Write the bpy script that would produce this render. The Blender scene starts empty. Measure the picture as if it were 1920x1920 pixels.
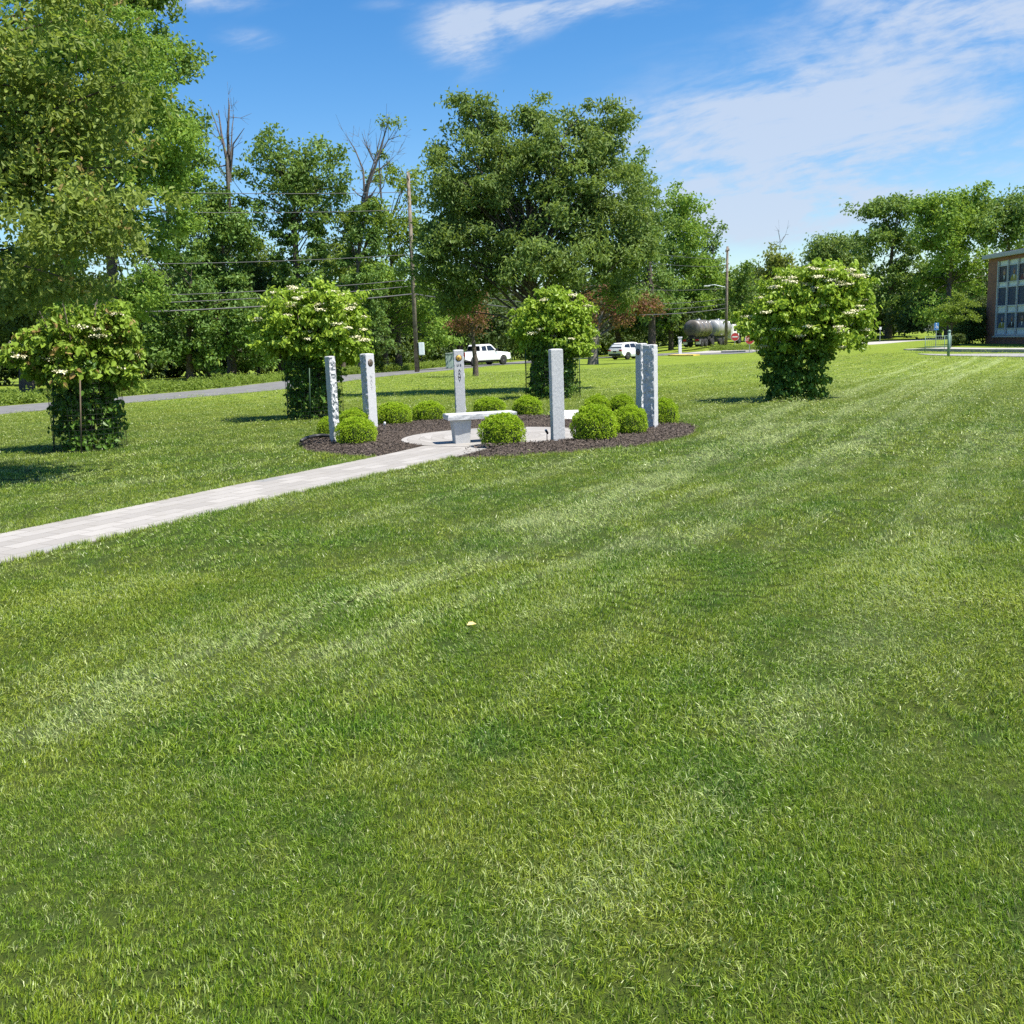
import bpy, bmesh, math, random
import numpy as np
from mathutils import Vector, Matrix, noise as mnoise

# ------------------------------------------------------------------ camera
F = 1850.0            # focal length in pixels of a 1920 px frame
EYE = 1.6
PITCH = math.atan(322.0/F)
ROLL = 0.035
SC = bpy.context.scene
COL = SC.collection
RNG = np.random.default_rng(7)
random.seed(7)

_f = Vector((0, math.cos(PITCH), -math.sin(PITCH)))
_r0 = Vector((1, 0, 0))
_u0 = _r0.cross(_f)
_r = _r0*math.cos(ROLL) - _u0*math.sin(ROLL)
_u = _u0*math.cos(ROLL) + _r0*math.sin(ROLL)
cd = bpy.data.cameras.new('camera')
cam = bpy.data.objects.new('camera', cd)
COL.objects.link(cam)
M = Matrix((( _r.x, _u.x, -_f.x, 0), (_r.y, _u.y, -_f.y, 0), (_r.z, _u.z, -_f.z, EYE), (0, 0, 0, 1)))
cam.matrix_world = M
cd.sensor_width = 36.0
cd.lens = 36.0*F/1920.0
cd.clip_start = 0.05
cd.clip_end = 5000
SC.camera = cam

# ------------------------------------------------------------------ light
SUN_AZ = math.radians(-26)      # direction the sun stands in, from +X towards +Y
SUN_EL = math.radians(62)
sd = Vector((math.cos(SUN_EL)*math.cos(SUN_AZ), math.cos(SUN_EL)*math.sin(SUN_AZ), math.sin(SUN_EL)))
sl = bpy.data.lights.new('sun', 'SUN')
sl.energy = 5.0
sl.angle = math.radians(0.53)
sl.color = (1.0, 0.95, 0.86)
so = bpy.data.objects.new('sun', sl)
COL.objects.link(so)
so.rotation_euler = sd.to_track_quat('Z', 'Y').to_euler()
so.location = (20, 0, 60)
SC.view_settings.view_transform = 'Standard'
SC.view_settings.look = 'None'
SC.view_settings.exposure = 0.95
SC.view_settings.gamma = 1.0
SC.view_settings.use_curve_mapping = False
SC.render.engine = 'CYCLES'
SC.cycles.max_bounces = 6
SC.cycles.diffuse_bounces = 3
SC.cycles.glossy_bounces = 2
SC.cycles.transmission_bounces = 4
SC.cycles.transparent_max_bounces = 6
SC.cycles.use_adaptive_sampling = True
SC.cycles.use_denoising = False
SC.cycles.sample_clamp_indirect = 4.0


def ray(px, py):
    v = _f*F + _r*(px-960) - _u*(py-960)
    return v.normalized()


# ------------------------------------------------------------------ node helpers
def nt_new(name):
    m = bpy.data.materials.new(name)
    m.use_nodes = True
    m.node_tree.nodes.clear()
    return m, m.node_tree


class NB:
    """tiny node builder"""
    def __init__(s, nt):
        s.nt = nt

    def n(s, t, ins=None, **kw):
        nd = s.nt.nodes.new(t)
        for k, v in kw.items():
            setattr(nd, k, v)
        for k, v in (ins or {}).items():
            sk = nd.inputs[k]
            if isinstance(v, bpy.types.NodeSocket):
                s.nt.links.new(v, sk)
            else:
                if sk.type == 'RGBA' and isinstance(v, tuple) and len(v) == 3:
                    v = v + (1,)
                sk.default_value = v
        return nd

    def math(s, op, a, b=0.0, c=0.0, clamp=False):
        return s.n('ShaderNodeMath', {0: a, 1: b, 2: c}, operation=op, use_clamp=clamp).outputs[0]

    def mix(s, f, a, b, mode='MIX'):
        nd = s.n('ShaderNodeMix', {}, data_type='RGBA', blend_type=mode)
        for i, v in ((0, f), (6, a), (7, b)):
            sk = nd.inputs[i]
            if isinstance(v, bpy.types.NodeSocket):
                s.nt.links.new(v, sk)
            else:
                if isinstance(v, tuple) and len(v) == 3:
                    v = v + (1,)
                sk.default_value = v
        return nd.outputs[2]

    def noise(s, vec, scale, detail=3.0, rough=0.55, out=0, dist=0.0):
        return s.n('ShaderNodeTexNoise', {'Vector': vec, 'Scale': scale, 'Detail': detail, 'Roughness': rough, 'Distortion': dist}).outputs[out]

    def ss(s, x, lo, hi, a=0.0, b=1.0):
        nd = s.n('ShaderNodeMapRange', {'Value': x, 'From Min': lo, 'From Max': hi, 'To Min': a, 'To Max': b}, interpolation_type='SMOOTHSTEP')
        return nd.outputs[0]


# ------------------------------------------------------------------ sky
w = bpy.data.worlds.new('World')
SC.world = w
w.use_nodes = True
w.node_tree.nodes.clear()
b = NB(w.node_tree)
sky = b.n('ShaderNodeTexSky', {}, sky_type='NISHITA')
sky.sun_disc = False
sky.sun_elevation = SUN_EL
sky.sun_rotation = math.radians(90) - SUN_AZ
sky.altitude = 50
sky.air_density = 1.0
sky.dust_density = 0.6
sky.ozone_density = 2.2
hs = b.n('ShaderNodeHueSaturation', {'Color': sky.outputs[0], 'Saturation': 1.40, 'Value': 1.30, 'Hue': 0.503})
geo = b.n('ShaderNodeTexCoord')
sep = b.n('ShaderNodeSeparateXYZ', {0: geo.outputs['Generated']})
dy = b.math('MAXIMUM', sep.outputs[1], 0.08)
cu = b.math('DIVIDE', sep.outputs[0], dy)
cv = b.math('DIVIDE', b.math('MAXIMUM', sep.outputs[2], 0.0), dy)


def uv_of(px, py):
    d = ray(px, py)
    return d.x/d.y, d.z/d.y


def gauss(px, py, rx, ry, ang, amp):
    u0, v0 = uv_of(px, py)
    rx /= F
    ry /= F
    ca, sa = math.cos(math.radians(ang)), math.sin(math.radians(ang))
    du = b.math('SUBTRACT', cu, u0)
    dv = b.math('SUBTRACT', cv, v0)
    p = b.math('DIVIDE', b.math('ADD', b.math('MULTIPLY', du, ca), b.math('MULTIPLY', dv, sa)), rx)
    q = b.math('DIVIDE', b.math('SUBTRACT', b.math('MULTIPLY', dv, ca), b.math('MULTIPLY', du, sa)), ry)
    e = b.math('ADD', b.math('MULTIPLY', p, p), b.math('MULTIPLY', q, q))
    return b.math('MULTIPLY', b.math('POWER', 2.718, b.math('MULTIPLY', e, -1.0)), amp)


tot = None
for g in [(1620, 170, 440, 155, 12, .70), (1330, 215, 200, 50, 10, .5), (1560, 340, 380, 100, 6, .66),
          (1850, 20, 260, 50, -4, .75), (865, 85, 52, 60, 60, 1.05), (930, 30, 120, 42, 12, 1.05), (1130, 8, 180, 30, 8, .95),
          (470, 78, 62, 22, -10, .6), (390, 2, 120, 22, 0, .75), (1440, 410, 120, 38, 3, .85), (1330, 300, 160, 30, 8, .3),
          (730, 8, 60, 14, 0, .3), (240, 60, 60, 120, 0, .3), (1780, 300, 260, 40, 14, .3), (1480, 350, 300, 60, 0, .25)]:
    v = gauss(*g)
    tot = v if tot is None else b.math('ADD', tot, v)
ang = math.radians(11)
st = b.n('ShaderNodeCombineXYZ', {
    0: b.math('ADD', b.math('MULTIPLY', cu, math.cos(ang)), b.math('MULTIPLY', cv, math.sin(ang))),
    1: b.math('MULTIPLY', b.math('SUBTRACT', b.math('MULTIPLY', cv, math.cos(ang)), b.math('MULTIPLY', cu, math.sin(ang))), 4.2), 2: 0.35}).outputs[0]
n1 = b.noise(st, 5.0, 7.0, 0.6, dist=0.6)
n2 = b.noise(st, 22.0, 5.0, 0.6, dist=0.4)
iso = b.n('ShaderNodeCombineXYZ', {0: cu, 1: b.math('MULTIPLY', cv, 1.6), 2: 1.7}).outputs[0]
n3 = b.noise(iso, 9.0, 8.0, 0.62, dist=0.5)
nn = b.math('ADD', b.math('ADD', b.math('MULTIPLY', n1, .62), b.math('MULTIPLY', n2, .24)), b.math('MULTIPLY', n3, .32))
cl = b.math('MULTIPLY', tot, b.ss(nn, 0.40, 0.78, 0.15, 1.6))
cl = b.ss(cl, 0.06, 1.05, 0.0, 0.82)
lum = b.mix(cl, hs.outputs[0], (4.7, 5.4, 6.6))
bg = b.n('ShaderNodeBackground', {'Color': lum, 'Strength': 0.070})
out = b.n('ShaderNodeOutputWorld', {0: bg.outputs[0]})
# ------------------------------------------------------------------ terrain
def smooth(lo, hi, x):
    t = np.clip((np.asarray(x, float)-lo)/(hi-lo), 0, 1)
    return t*t*(3-2*t)


def terr(X, Y):
    X = np.asarray(X, float)
    Y = np.asarray(Y, float)
    fall = -0.009*np.clip(Y-20, 0, 125)*(1-smooth(12, 32, X))
    berm = 0.75*smooth(122, 142, Y)*smooth(26, 40, X)*(1-smooth(90, 120, X))
    und = 0.05*np.sin(X*.21+1.0)*np.sin(Y*.17)*smooth(24, 40, Y)
    return fall + berm + und


def gp(px, py, zoff=0.0):
    d = ray(px, py)
    o = Vector((0, 0, EYE))
    t = 1.0
    while t < 900:
        p = o + d*t
        if p.z <= float(terr(p.x, p.y))+zoff:
            break
        t += 0.25 + t*0.004
    lo, hi = max(0, t-4.5), t
    for _ in range(30):
        m = (lo+hi)/2
        p = o+d*m
        if p.z <= float(terr(p.x, p.y))+zoff:
            hi = m
        else:
            lo = m
    return o+d*hi


def at(px, py, D):
    d = ray(px, py)
    return Vector((0, 0, EYE)) + d*(D/d.y)


def gz(x, y):
    return float(terr(x, y))


# ------------------------------------------------------------------ object helpers
def tag(o, label=None, cat=None, group=None, kind=None):
    if label: o['label'] = label
    if cat: o['category'] = cat
    if group: o['group'] = group
    if kind: o['kind'] = kind
    return o


def thing(name, label, cat, loc=(0, 0, 0), rz=0.0, group=None):
    o = bpy.data.objects.new(name, None)
    o.empty_display_size = 0.3
    COL.objects.link(o)
    o.location = loc
    o.rotation_euler = (0, 0, rz)
    return tag(o, label, cat, group)


def link(name, me, parent=None, mats=(), loc=None):
    o = bpy.data.objects.new(name, me)
    COL.objects.link(o)
    for m in mats:
        if m.name not in [x.name for x in me.materials if x]:
            me.materials.append(m)
    if parent:
        o.parent = parent
    if loc is not None:
        o.location = loc
    return o


class MB:
    def __init__(s):
        s.v = []
        s.f = []
        s.m = []
        s.sm = []

    def add(s, vs, fs, mi=0, smooth=False):
        k = len(s.v)
        s.v += [tuple(v) for v in vs]
        for f in fs:
            s.f.append(tuple(i+k for i in f))
            s.m.append(mi)
            s.sm.append(smooth)
        return s

    def box(s, c, size, mi=0, rot=None):
        hx, hy, hz = size[0]/2, size[1]/2, size[2]/2
        vs = [Vector((x*hx, y*hy, z*hz)) for x in (-1, 1) for y in (-1, 1) for z in (-1, 1)]
        if rot is not None:
            vs = [rot @ v for v in vs]
        vs = [v+Vector(c) for v in vs]
        fs = [(0, 1, 3, 2), (4, 6, 7, 5), (0, 4, 5, 1), (2, 3, 7, 6), (0, 2, 6, 4), (1, 5, 7, 3)]
        return s.add(vs, fs, mi)

    def tube(s, pts, rad, n=8, mi=0, cap=True, smooth=True):
        pts = [Vector(p) for p in pts]
        if not hasattr(rad, '__len__'):
            rad = [rad]*len(pts)
        vs = []
        prev = None
        for i, p in enumerate(pts):
            a = pts[max(i-1, 0)]
            c = pts[min(i+1, len(pts)-1)]
            t = (c-a).normalized()
            ref = Vector((0, 0, 1)) if abs(t.z) < .9 else Vector((1, 0, 0))
            if prev is None:
                x = t.cross(ref).normalized()
            else:
                x = (prev - t*prev.dot(t)).normalized()
            prev = x
            y = t.cross(x)
            for k in range(n):
                a_ = 2*math.pi*k/n
                vs.append(p+(x*math.cos(a_)+y*math.sin(a_))*rad[i])
        fs = []
        for i in range(len(pts)-1):
            for k in range(n):
                fs.append((i*n+k, i*n+(k+1) % n, (i+1)*n+(k+1) % n, (i+1)*n+k))
        if cap:
            fs.append(tuple(range(n))[::-1])
            fs.append(tuple((len(pts)-1)*n+k for k in range(n)))
        return s.add(vs, fs, mi, smooth)

    def lathe(s, prof, n=24, axis='Z', c=(0, 0, 0), mi=0, smooth=True, sx=1, sy=1):
        vs = []
        for r, h in prof:
            for k in range(n):
                a = 2*math.pi*k/n
                x, y = r*math.cos(a)*sx, r*math.sin(a)*sy
                if axis == 'Z': p = (x, y, h)
                elif axis == 'X': p = (h, x, y)
                else: p = (x, h, y)
                vs.append((p[0]+c[0], p[1]+c[1], p[2]+c[2]))
        fs = []
        for i in range(len(prof)-1):
            for k in range(n):
                fs.append((i*n+k, i*n+(k+1) % n, (i+1)*n+(k+1) % n, (i+1)*n+k))
        fs.append(tuple(range(n))[::-1])
        fs.append(tuple((len(prof)-1)*n+k for k in range(n)))
        return s.add(vs, fs, mi, smooth)

    def prism(s, poly, y0, y1, mi=0, top_in=None, smooth=False):
        """extrude (x,z) outline between y0 and y1; top_in(z)-> inset towards y=0"""
        n = len(poly)
        ins = top_in or (lambda z: 0.0)
        vs = [(x, y0+(ins(z) if y0 < 0 else -ins(z)), z) for x, z in poly] + [(x, y1-(ins(z) if y1 > 0 else -ins(z)), z) for x, z in poly]
        fs = [tuple(range(n)), tuple(range(2*n-1, n-1, -1))]
        fs += [(i, n+i, n+(i+1) % n, (i+1) % n) for i in range(n)]
        return s.add(vs, fs, mi, smooth)

    def build(s, name, mats, parent=None, loc=None, bevel=0.0, recalc=True):
        if not isinstance(mats, (list, tuple)):
            mats = [mats]
        me = bpy.data.meshes.new(name)
        me.from_pydata([tuple(v) for v in s.v], [], s.f)
        for m in mats:
            me.materials.append(m)
        me.polygons.foreach_set('material_index', s.m)
        me.polygons.foreach_set('use_smooth', s.sm)
        if recalc or bevel:
            bm = bmesh.new()
            bm.from_mesh(me)
            bmesh.ops.recalc_face_normals(bm, faces=bm.faces)
            if bevel:
                es = [e for e in bm.edges if len(e.link_faces) == 2 and e.calc_face_angle(0) > 0.5]
                bmesh.ops.bevel(bm, geom=es, offset=bevel, segments=2, affect='EDGES', clamp_overlap=True)
            bm.to_mesh(me)
            bm.free()
        me.update()
        o = bpy.data.objects.new(name, me)
        COL.objects.link(o)
        if parent: o.parent = parent
        if loc is not None: o.location = loc
        return o


def fast_mesh(name, verts, tris, attr=None, mats=(), smooth=False):
    """verts (N,3) and tris (T,3) arrays; attr: dict name -> (domain, array)"""
    me = bpy.data.meshes.new(name)
    verts = np.ascontiguousarray(verts, dtype=np.float32)
    tris = np.ascontiguousarray(tris, dtype=np.int32)
    k = tris.shape[1]
    me.vertices.add(len(verts))
    me.vertices.foreach_set('co', verts.ravel())
    me.loops.add(tris.size)
    me.loops.foreach_set('vertex_index', tris.ravel())
    me.polygons.add(len(tris))
    me.polygons.foreach_set('loop_start', np.arange(0, tris.size, k, dtype=np.int32))
    me.polygons.foreach_set('loop_total', np.full(len(tris), k, dtype=np.int32))
    me.polygons.foreach_set('use_smooth', np.full(len(tris), smooth))
    me.update(calc_edges=True)
    for nm, (dom, arr) in (attr or {}).items():
        a = me.attributes.new(nm, 'FLOAT', dom)
        a.data.foreach_set('value', np.ascontiguousarray(arr, dtype=np.float32))
    for m in mats:
        me.materials.append(m)
    return me


def unit(a):
    return a/np.maximum(np.linalg.norm(a, axis=-1, keepdims=True), 1e-6)


# ------------------------------------------------------------------ materials
def pbr(name, col, rough=0.6, metal=0.0, var=0.12, scale=8.0, bump=0.0, bscale=60.0, spec=0.5, col2=None, coat=0.0):
    m, nt = nt_new(name)
    b = NB(nt)
    tc = b.n('ShaderNodeTexCoord')
    v = tc.outputs['Object']
    n = b.noise(v, scale, 5.0)
    c2 = col2 or tuple(max(0, c*(1-var*2)) for c in col)
    c1 = tuple(min(1, c*(1+var)) for c in col)
    base = b.mix(b.ss(n, .3, .7), c2, c1)
    p = b.n('ShaderNodeBsdfPrincipled', {'Base Color': base, 'Roughness': rough, 'Metallic': metal, 'Specular IOR Level': spec, 'Coat Weight': coat})
    if bump:
        bn = b.noise(v, bscale, 4.0)
        bp = b.n('ShaderNodeBump', {'Height': bn, 'Strength': bump, 'Distance': 0.02})
        nt.links.new(bp.outputs[0], p.inputs['Normal'])
    b.n('ShaderNodeOutputMaterial', {0: p.outputs[0]})
    return m


def leafmat(name, a, c, tip=None, rough=0.55, trans=0.35, spec=0.28):
    """foliage: per-leaf random colour between a and c, rare third colour"""
    m, nt = nt_new(name)
    b = NB(nt)
    at_ = b.n('ShaderNodeAttribute', attribute_name='rnd')
    r = at_.outputs['Fac']
    base = b.mix(r, a, c)
    pos = b.n('ShaderNodeTexCoord').outputs['Object']
    nz = b.noise(pos, 0.9, 3.0)
    base = b.mix(b.ss(nz, .35, .7, 0, .5), base, tuple(x*1.25 for x in c))
    if tip:
        base = b.mix(b.ss(r, .86, .92), base, tip)
    p = b.n('ShaderNodeBsdfPrincipled', {'Base Color': base, 'Roughness': rough, 'Specular IOR Level': spec})
    tcol = b.mix(0.5, base, (0.34, 0.44, 0.04), 'MIX')
    t = b.n('ShaderNodeBsdfTranslucent', {'Color': tcol})
    mx = b.n('ShaderNodeMixShader', {0: trans, 1: p.outputs[0], 2: t.outputs[0]})
    b.n('ShaderNodeOutputMaterial', {0: mx.outputs[0]})
    return m


MT = {}
MT['bark'] = pbr('bark', (.095, .075, .058), .9, var=.3, scale=14, bump=.6, bscale=30)
MT['bark_grey'] = pbr('bark_grey', (.17, .15, .13), .9, var=.25, scale=10, bump=.4)
MT['dead_wood'] = pbr('dead_wood', (.13, .11, .10), .9, var=.25, scale=10)
# ------------------------------------------------------------------ lawn ground
def P2(px, py):
    p = gp(px, py)
    return np.array([p.x, p.y])


ROAD_NEAR = [P2(*q) for q in [(-700, 836), (-300, 803), (0, 777), (208, 760), (420, 739.5), (533, 731), (641, 716), (779, 700),
             (846, 693.5), (884, 690), (945, 684), (1060, 675), (1150, 669.5), (1235, 667), (1305, 666), (1360, 664.5), (1400, 662)]]


def offset_line(pts, dist):
    pts = np.array(pts)
    t = np.gradient(pts, axis=0)
    t /= np.linalg.norm(t, axis=1, keepdims=True)
    n = np.stack([-t[:, 1], t[:, 0]], 1)
    return pts + n*dist


def resample(pts, step):
    pts = np.array(pts)
    seg = np.linalg.norm(np.diff(pts, axis=0), axis=1)
    s = np.concatenate([[0], np.cumsum(seg)])
    n = max(2, int(s[-1]/step)+1)
    q = np.linspace(0, s[-1], n)
    return np.stack([np.interp(q, s, pts[:, i]) for i in range(pts.shape[1])], 1)


def seg_dist(X, Y, line):
    line = np.array(line)
    d = np.full(X.shape, 1e9)
    for a, c in zip(line[:-1], line[1:]):
        ab = c-a
        L = (ab**2).sum()+1e-9
        t = np.clip(((X-a[0])*ab[0]+(Y-a[1])*ab[1])/L, 0, 1)
        d = np.minimum(d, np.hypot(X-a[0]-t*ab[0], Y-a[1]-t*ab[1]))
    return d


# mowing tracks: (pixel polyline, width m, strength)
TRACKS = [
    ([(1790, 655), (1700, 690), (1560, 752)], .16, .7),
    ([(1835, 668), (1720, 715), (1600, 770), (1480, 815), (1330, 872), (1150, 935), (960, 990)], .20, .75),
    ([(1880, 672), (1800, 705), (1690, 775), (1630, 812), (1540, 862), (1470, 885), (1290, 930), (1060, 1010)], .26, .9),
    ([(1500, 752), (1420, 800), (1330, 860), (1200, 920), (1080, 985), (930, 1050), (700, 1115), (420, 1210), (180, 1300)], .30, .9),
    ([(1180, 838), (1330, 822), (1400, 800), (1370, 785), (1280, 775)], .18, .45),
    ([(1200, 880), (1370, 850), (1450, 815), (1440, 795), (1330, 778)], .16, .5),
    ([(1250, 1010), (1100, 1050), (900, 1110), (650, 1210), (300, 1290), (60, 1370)], .30, .55),
    ([(1900, 800), (1870, 900), (1800, 1000), (1680, 1110), (1540, 1240), (1400, 1360)], .25, .5),
    ([(1900, 1000), (1840, 1080), (1740, 1180), (1560, 1330), (1300, 1530), (1000, 1750)], .22, .45),
    ([(1240, 720), (1340, 700), (1420, 685)], .3, .4),
    ([(1120, 730), (1240, 740), (1330, 735)], .3, .35),
    ([(0, 1390), (260, 1330), (480, 1330), (620, 1270), (760, 1180)], .22, .5),
    ([(60, 900), (300, 905), (480, 870)], .3, .35), ([(420, 860), (520, 850), (550, 820)], .2, .35),
    ([(700, 700), (850, 705), (990, 690)], .5, .35), ([(330, 780), (500, 760), (640, 735)], .5, .3),
    ([(1040, 690), (1200, 690), (1330, 676)], .5, .4),
]
MAINS = {2: [(-1.5, .4), (-1.0, .5), (-.5, .5), (.55, .6), (1.1, .45), (1.7, .6), (2.3, .4), (2.9, .5), (3.6, .4), (4.3, .4), (5.2, .35)], 3: [(.55, .4), (-.6, .35), (-1.2, .35), (-1.9, .3)], 7: [(.5, .35), (1.1, .35), (-.6, .3)]}
TR_W = [(resample([P2(*q) for q in pl], .8), w_, s_) for pl, w_, s_ in TRACKS]
for k_i, lst in MAINS.items():
    for o_, s_ in lst:
        TR_W.append((offset_line(TR_W[k_i][0], -o_), .15, s_))


def mow(X, Y):
    v = np.zeros(X.shape)
    for line, w_, s_ in TR_W:
        lo = line.min(0)-1.5
        hi = line.max(0)+1.5
        m = (X > lo[0]) & (X < hi[0]) & (Y > lo[1]) & (Y < hi[1])
        if m.any():
            d = seg_dist(X[m], Y[m], line)
            v[m] += s_*(.9+.45*smooth(9, 20, Y[m]))*np.exp(-(d/(w_*.72))**2)
    # broad passes of the mower, parallel to the long tracks
    u = X*0.86-Y*0.51
    v += 0.26*np.sin(u*2*math.pi/1.5+0.6*np.sin(Y*.13))*smooth(2, 8, Y)
    v += 0.10*np.sin((X*0.3+Y*0.95)*2*math.pi/3.1)*smooth(18, 26, Y)
    return np.clip(v, -.5, 1.2)


def axis(lo, a, c, hi, fine, grow):
    mid = list(np.arange(a, c, fine))
    s = fine
    x = a
    left = []
    while x > lo:
        s *= grow
        x -= s
        left.append(x)
    s = fine
    x = mid[-1]
    right = []
    while x < hi:
        s *= grow
        x += s
        right.append(x)
    return np.array(left[::-1]+mid+right)


xs = axis(-900, -16, 26, 900, .14, 1.07)
ys = axis(-300, 1.2, 48, 1500, .14, 1.06)
GX, GY = np.meshgrid(xs, ys)
GZ = terr(GX, GY)
nx, ny = len(xs), len(ys)
idx = np.arange(nx*ny).reshape(ny, nx)
q = np.stack([idx[:-1, :-1], idx[:-1, 1:], idx[1:, 1:], idx[1:, :-1]], -1).reshape(-1, 4)

# shared grass colouring: f(world position, mow value, per-blade random)
def grass_colour(b, pos, mowv, rnd=None):
    n1 = b.noise(pos, .55, 4.0, .6)
    n2 = b.noise(pos, 2.3, 4.0, .6)
    n3 = b.noise(pos, 9.0, 3.0, .6)
    c = b.mix(b.ss(n1, .36, .62), (.160, .290, .014), (.295, .378, .026))
    c = b.mix(b.ss(n2, .46, .70, 0, .6), c, (.38, .44, .058))
    c = b.mix(b.ss(n2, .30, .46, .6, 0), c, (.110, .232, .032))
    c = b.mix(b.ss(n3, .62, .78, 0, .4), c, (.42, .39, .15))
    sepp = b.n('ShaderNodeSeparateXYZ', {0: pos})
    fary = b.ss(sepp.outputs[1], 9, 26)
    c = b.mix(b.math('MULTIPLY', fary, .55), c, (.225, .262, .026))
    pn = b.ss(b.noise(pos, 1.1, 4.0, .65), .36, .62, .45, 1.05)
    m = b.math('ADD', b.math('MULTIPLY', mowv, pn), b.math('MULTIPLY', b.math('SUBTRACT', n1, .5), .5))
    c = b.mix(b.ss(m, -.5, .05, .45, 0), c, (.085, .170, .020))
    if rnd is not None:
        # most blades keep the ground tone, some are deep green, some pale with painted-in highlights, few dry
        r2 = b.math('FRACT', b.math('MULTIPLY', rnd, 7.31))
        r3 = b.math('FRACT', b.math('MULTIPLY', rnd, 23.7))
        c = b.mix(b.ss(r3, .40, .10, 0, .85), c, (.035, .10, .012))
        c = b.mix(b.ss(r3, .72, 1.0, 0, .6), c, (.52, .62, .20))
        pale = b.math('LESS_THAN', r2, b.math('MULTIPLY', b.math('MAXIMUM', b.math('ADD', m, .02), 0.0), .85))
        c = b.mix(b.math('MULTIPLY', pale, b.ss(sepp.outputs[1], 8, 22, .85, .7)), c, (.52, .60, .24))  # tracks: sheen of bent blades put into the colour as pale blades
        c = b.mix(b.ss(rnd, .975, .98, 0, .7), c, (.55, .50, .28))
    else:
        c = b.mix(b.ss(m, .10, .85, 0, .80), c, (.46, .53, .22))  # same track sheen painted into the turf colour
    return c


m_lawn, nt = nt_new('lawn_turf')
b = NB(nt)
pos = b.n('ShaderNodeNewGeometry').outputs['Position']
mw = b.n('ShaderNodeAttribute', attribute_name='mow').outputs['Fac']
c = grass_colour(b, pos, mw)
fine = b.noise(pos, 38.0, 4.0, .75)
fine2 = b.noise(pos, 9.0, 3.0, .7)
c = b.mix(b.ss(fine, .30, .58, .55, 0), c, (.05, .10, .012))
c = b.mix(.30, c, (.11, .17, .020))
c = b.mix(b.ss(fine2, .52, .8, 0, .35), c, (.30, .33, .09))
sp = b.n('ShaderNodeSeparateXYZ', {0: pos})
# close to the camera the turf is darkened, painting the shade between blades
near = b.ss(sp.outputs[1], 14, 40, .8, .1)
c = b.mix(near, c, (.020, .030, .008))
p = b.n('ShaderNodeBsdfPrincipled', {'Base Color': c, 'Roughness': .85, 'Specular IOR Level': .15})
bp = b.n('ShaderNodeBump', {'Height': fine, 'Strength': .8, 'Distance': .05})
nt.links.new(bp.outputs[0], p.inputs['Normal'])
b.n('ShaderNodeOutputMaterial', {0: p.outputs[0]})
me = fast_mesh('ground', np.stack([GX, GY, GZ], -1).reshape(-1, 3), q, {'mow': ('POINT', mow(GX, GY).ravel())}, [m_lawn], smooth=True)
ground = link('ground', me)
tag(ground, 'mown green lawn with pale mower tracks stretching to the road', kind='structure')

# ------------------------------------------------------------------ paved path, mulch bed
BC = np.array([-.08, 17.15])     # bed centre
BC[:] = (-.21, 17.08)
b_front = P2(940, 858)
b_back = P2(930, 783)
BR = 3.42
PC = np.array([-.20, 16.68])
PR = 1.62


def bed_r(a):
    return BR*(1+.012*np.sin(3*a+1)+.010*np.sin(7*a)+.006*np.sin(17*a+2))


UP = [(-500, 1105), (-200, 1047), (0, 1010), (150, 977), (306, 944), (430, 918), (547, 895), (640, 877), (700, 864), (769, 846)]
LO = [(-500, 1180), (-200, 1105), (0, 1049), (150, 1015), (306, 980), (430, 949), (547, 920), (640, 900), (700, 886), (827, 863)]
up_w = np.array([P2(*p) for p in UP])
lo_w = np.array([P2(*p) for p in LO])
ctr = (up_w+lo_w)/2
PW = .94*float(np.median(np.linalg.norm(up_w-lo_w, axis=1)))
ctr = resample(np.vstack([ctr, PC[None]]), .3)
kk = np.ones(5)/5
ctr_s = ctr.copy()
for i in range(2):
    ctr_s[2:-2] = np.stack([np.convolve(ctr_s[:, j], kk, 'valid') for j in range(2)], 1)
PATH = ctr_s
path_hw = np.interp(PATH[:, 1], ((up_w+lo_w)/2)[::1, 1], np.linalg.norm(up_w-lo_w, axis=1)/2*0+PW*.5)


def paver_mat(name, round_=False):
    m, nt = nt_new(name)
    b = NB(nt)
    uv = b.n('ShaderNodeAttribute', attribute_name='puv').outputs['Vector']
    br = b.n('ShaderNodeTexBrick', {'Vector': uv, 'Color1': (.0, .0, .0), 'Color2': (1, 1, 1), 'Mortar': (.5, .5, .5), 'Scale': 1.0,
             'Mortar Size': .006, 'Mortar Smooth': .2, 'Brick Width': .40, 'Row Height': .20, 'Bias': 0.0})
    br.offset = .5
    r = br.outputs['Color']
    pos = b.n('ShaderNodeNewGeometry').outputs['Position']
    c = b.mix(b.ss(r, .05, .95), (.265, .25, .232), (.335, .318, .297))
    c = b.mix(b.ss(r, .97, .99), c, (.22, .22, .22))
    c = b.mix(b.ss(b.noise(pos, 3.0, 5), .4, .75, 0, .3), c, (.26, .24, .21))
    c = b.mix(b.ss(b.noise(pos, 90.0, 3), .5, .8, 0, .25), c, (.30, .29, .27))
    c = b.mix(b.ss(b.noise(pos, 11.0, 5, .7), .52, .75, 0, .35), c, (.20, .18, .15))
    c = b.mix(br.outputs['Fac'], c, (.20, .185, .165))
    p = b.n('ShaderNodeBsdfPrincipled', {'Base Color': c, 'Roughness': .88, 'Specular IOR Level': .25})
    h = b.math('SUBTRACT', b.math('MULTIPLY', b.noise(pos, 120.0, 2), .15), br.outputs['Fac'])
    bp = b.n('ShaderNodeBump', {'Height': h, 'Strength': .5, 'Distance': .006})
    nt.links.new(bp.outputs[0], p.inputs['Normal'])
    b.n('ShaderNodeOutputMaterial', {0: p.outputs[0]})
    return m


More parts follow.
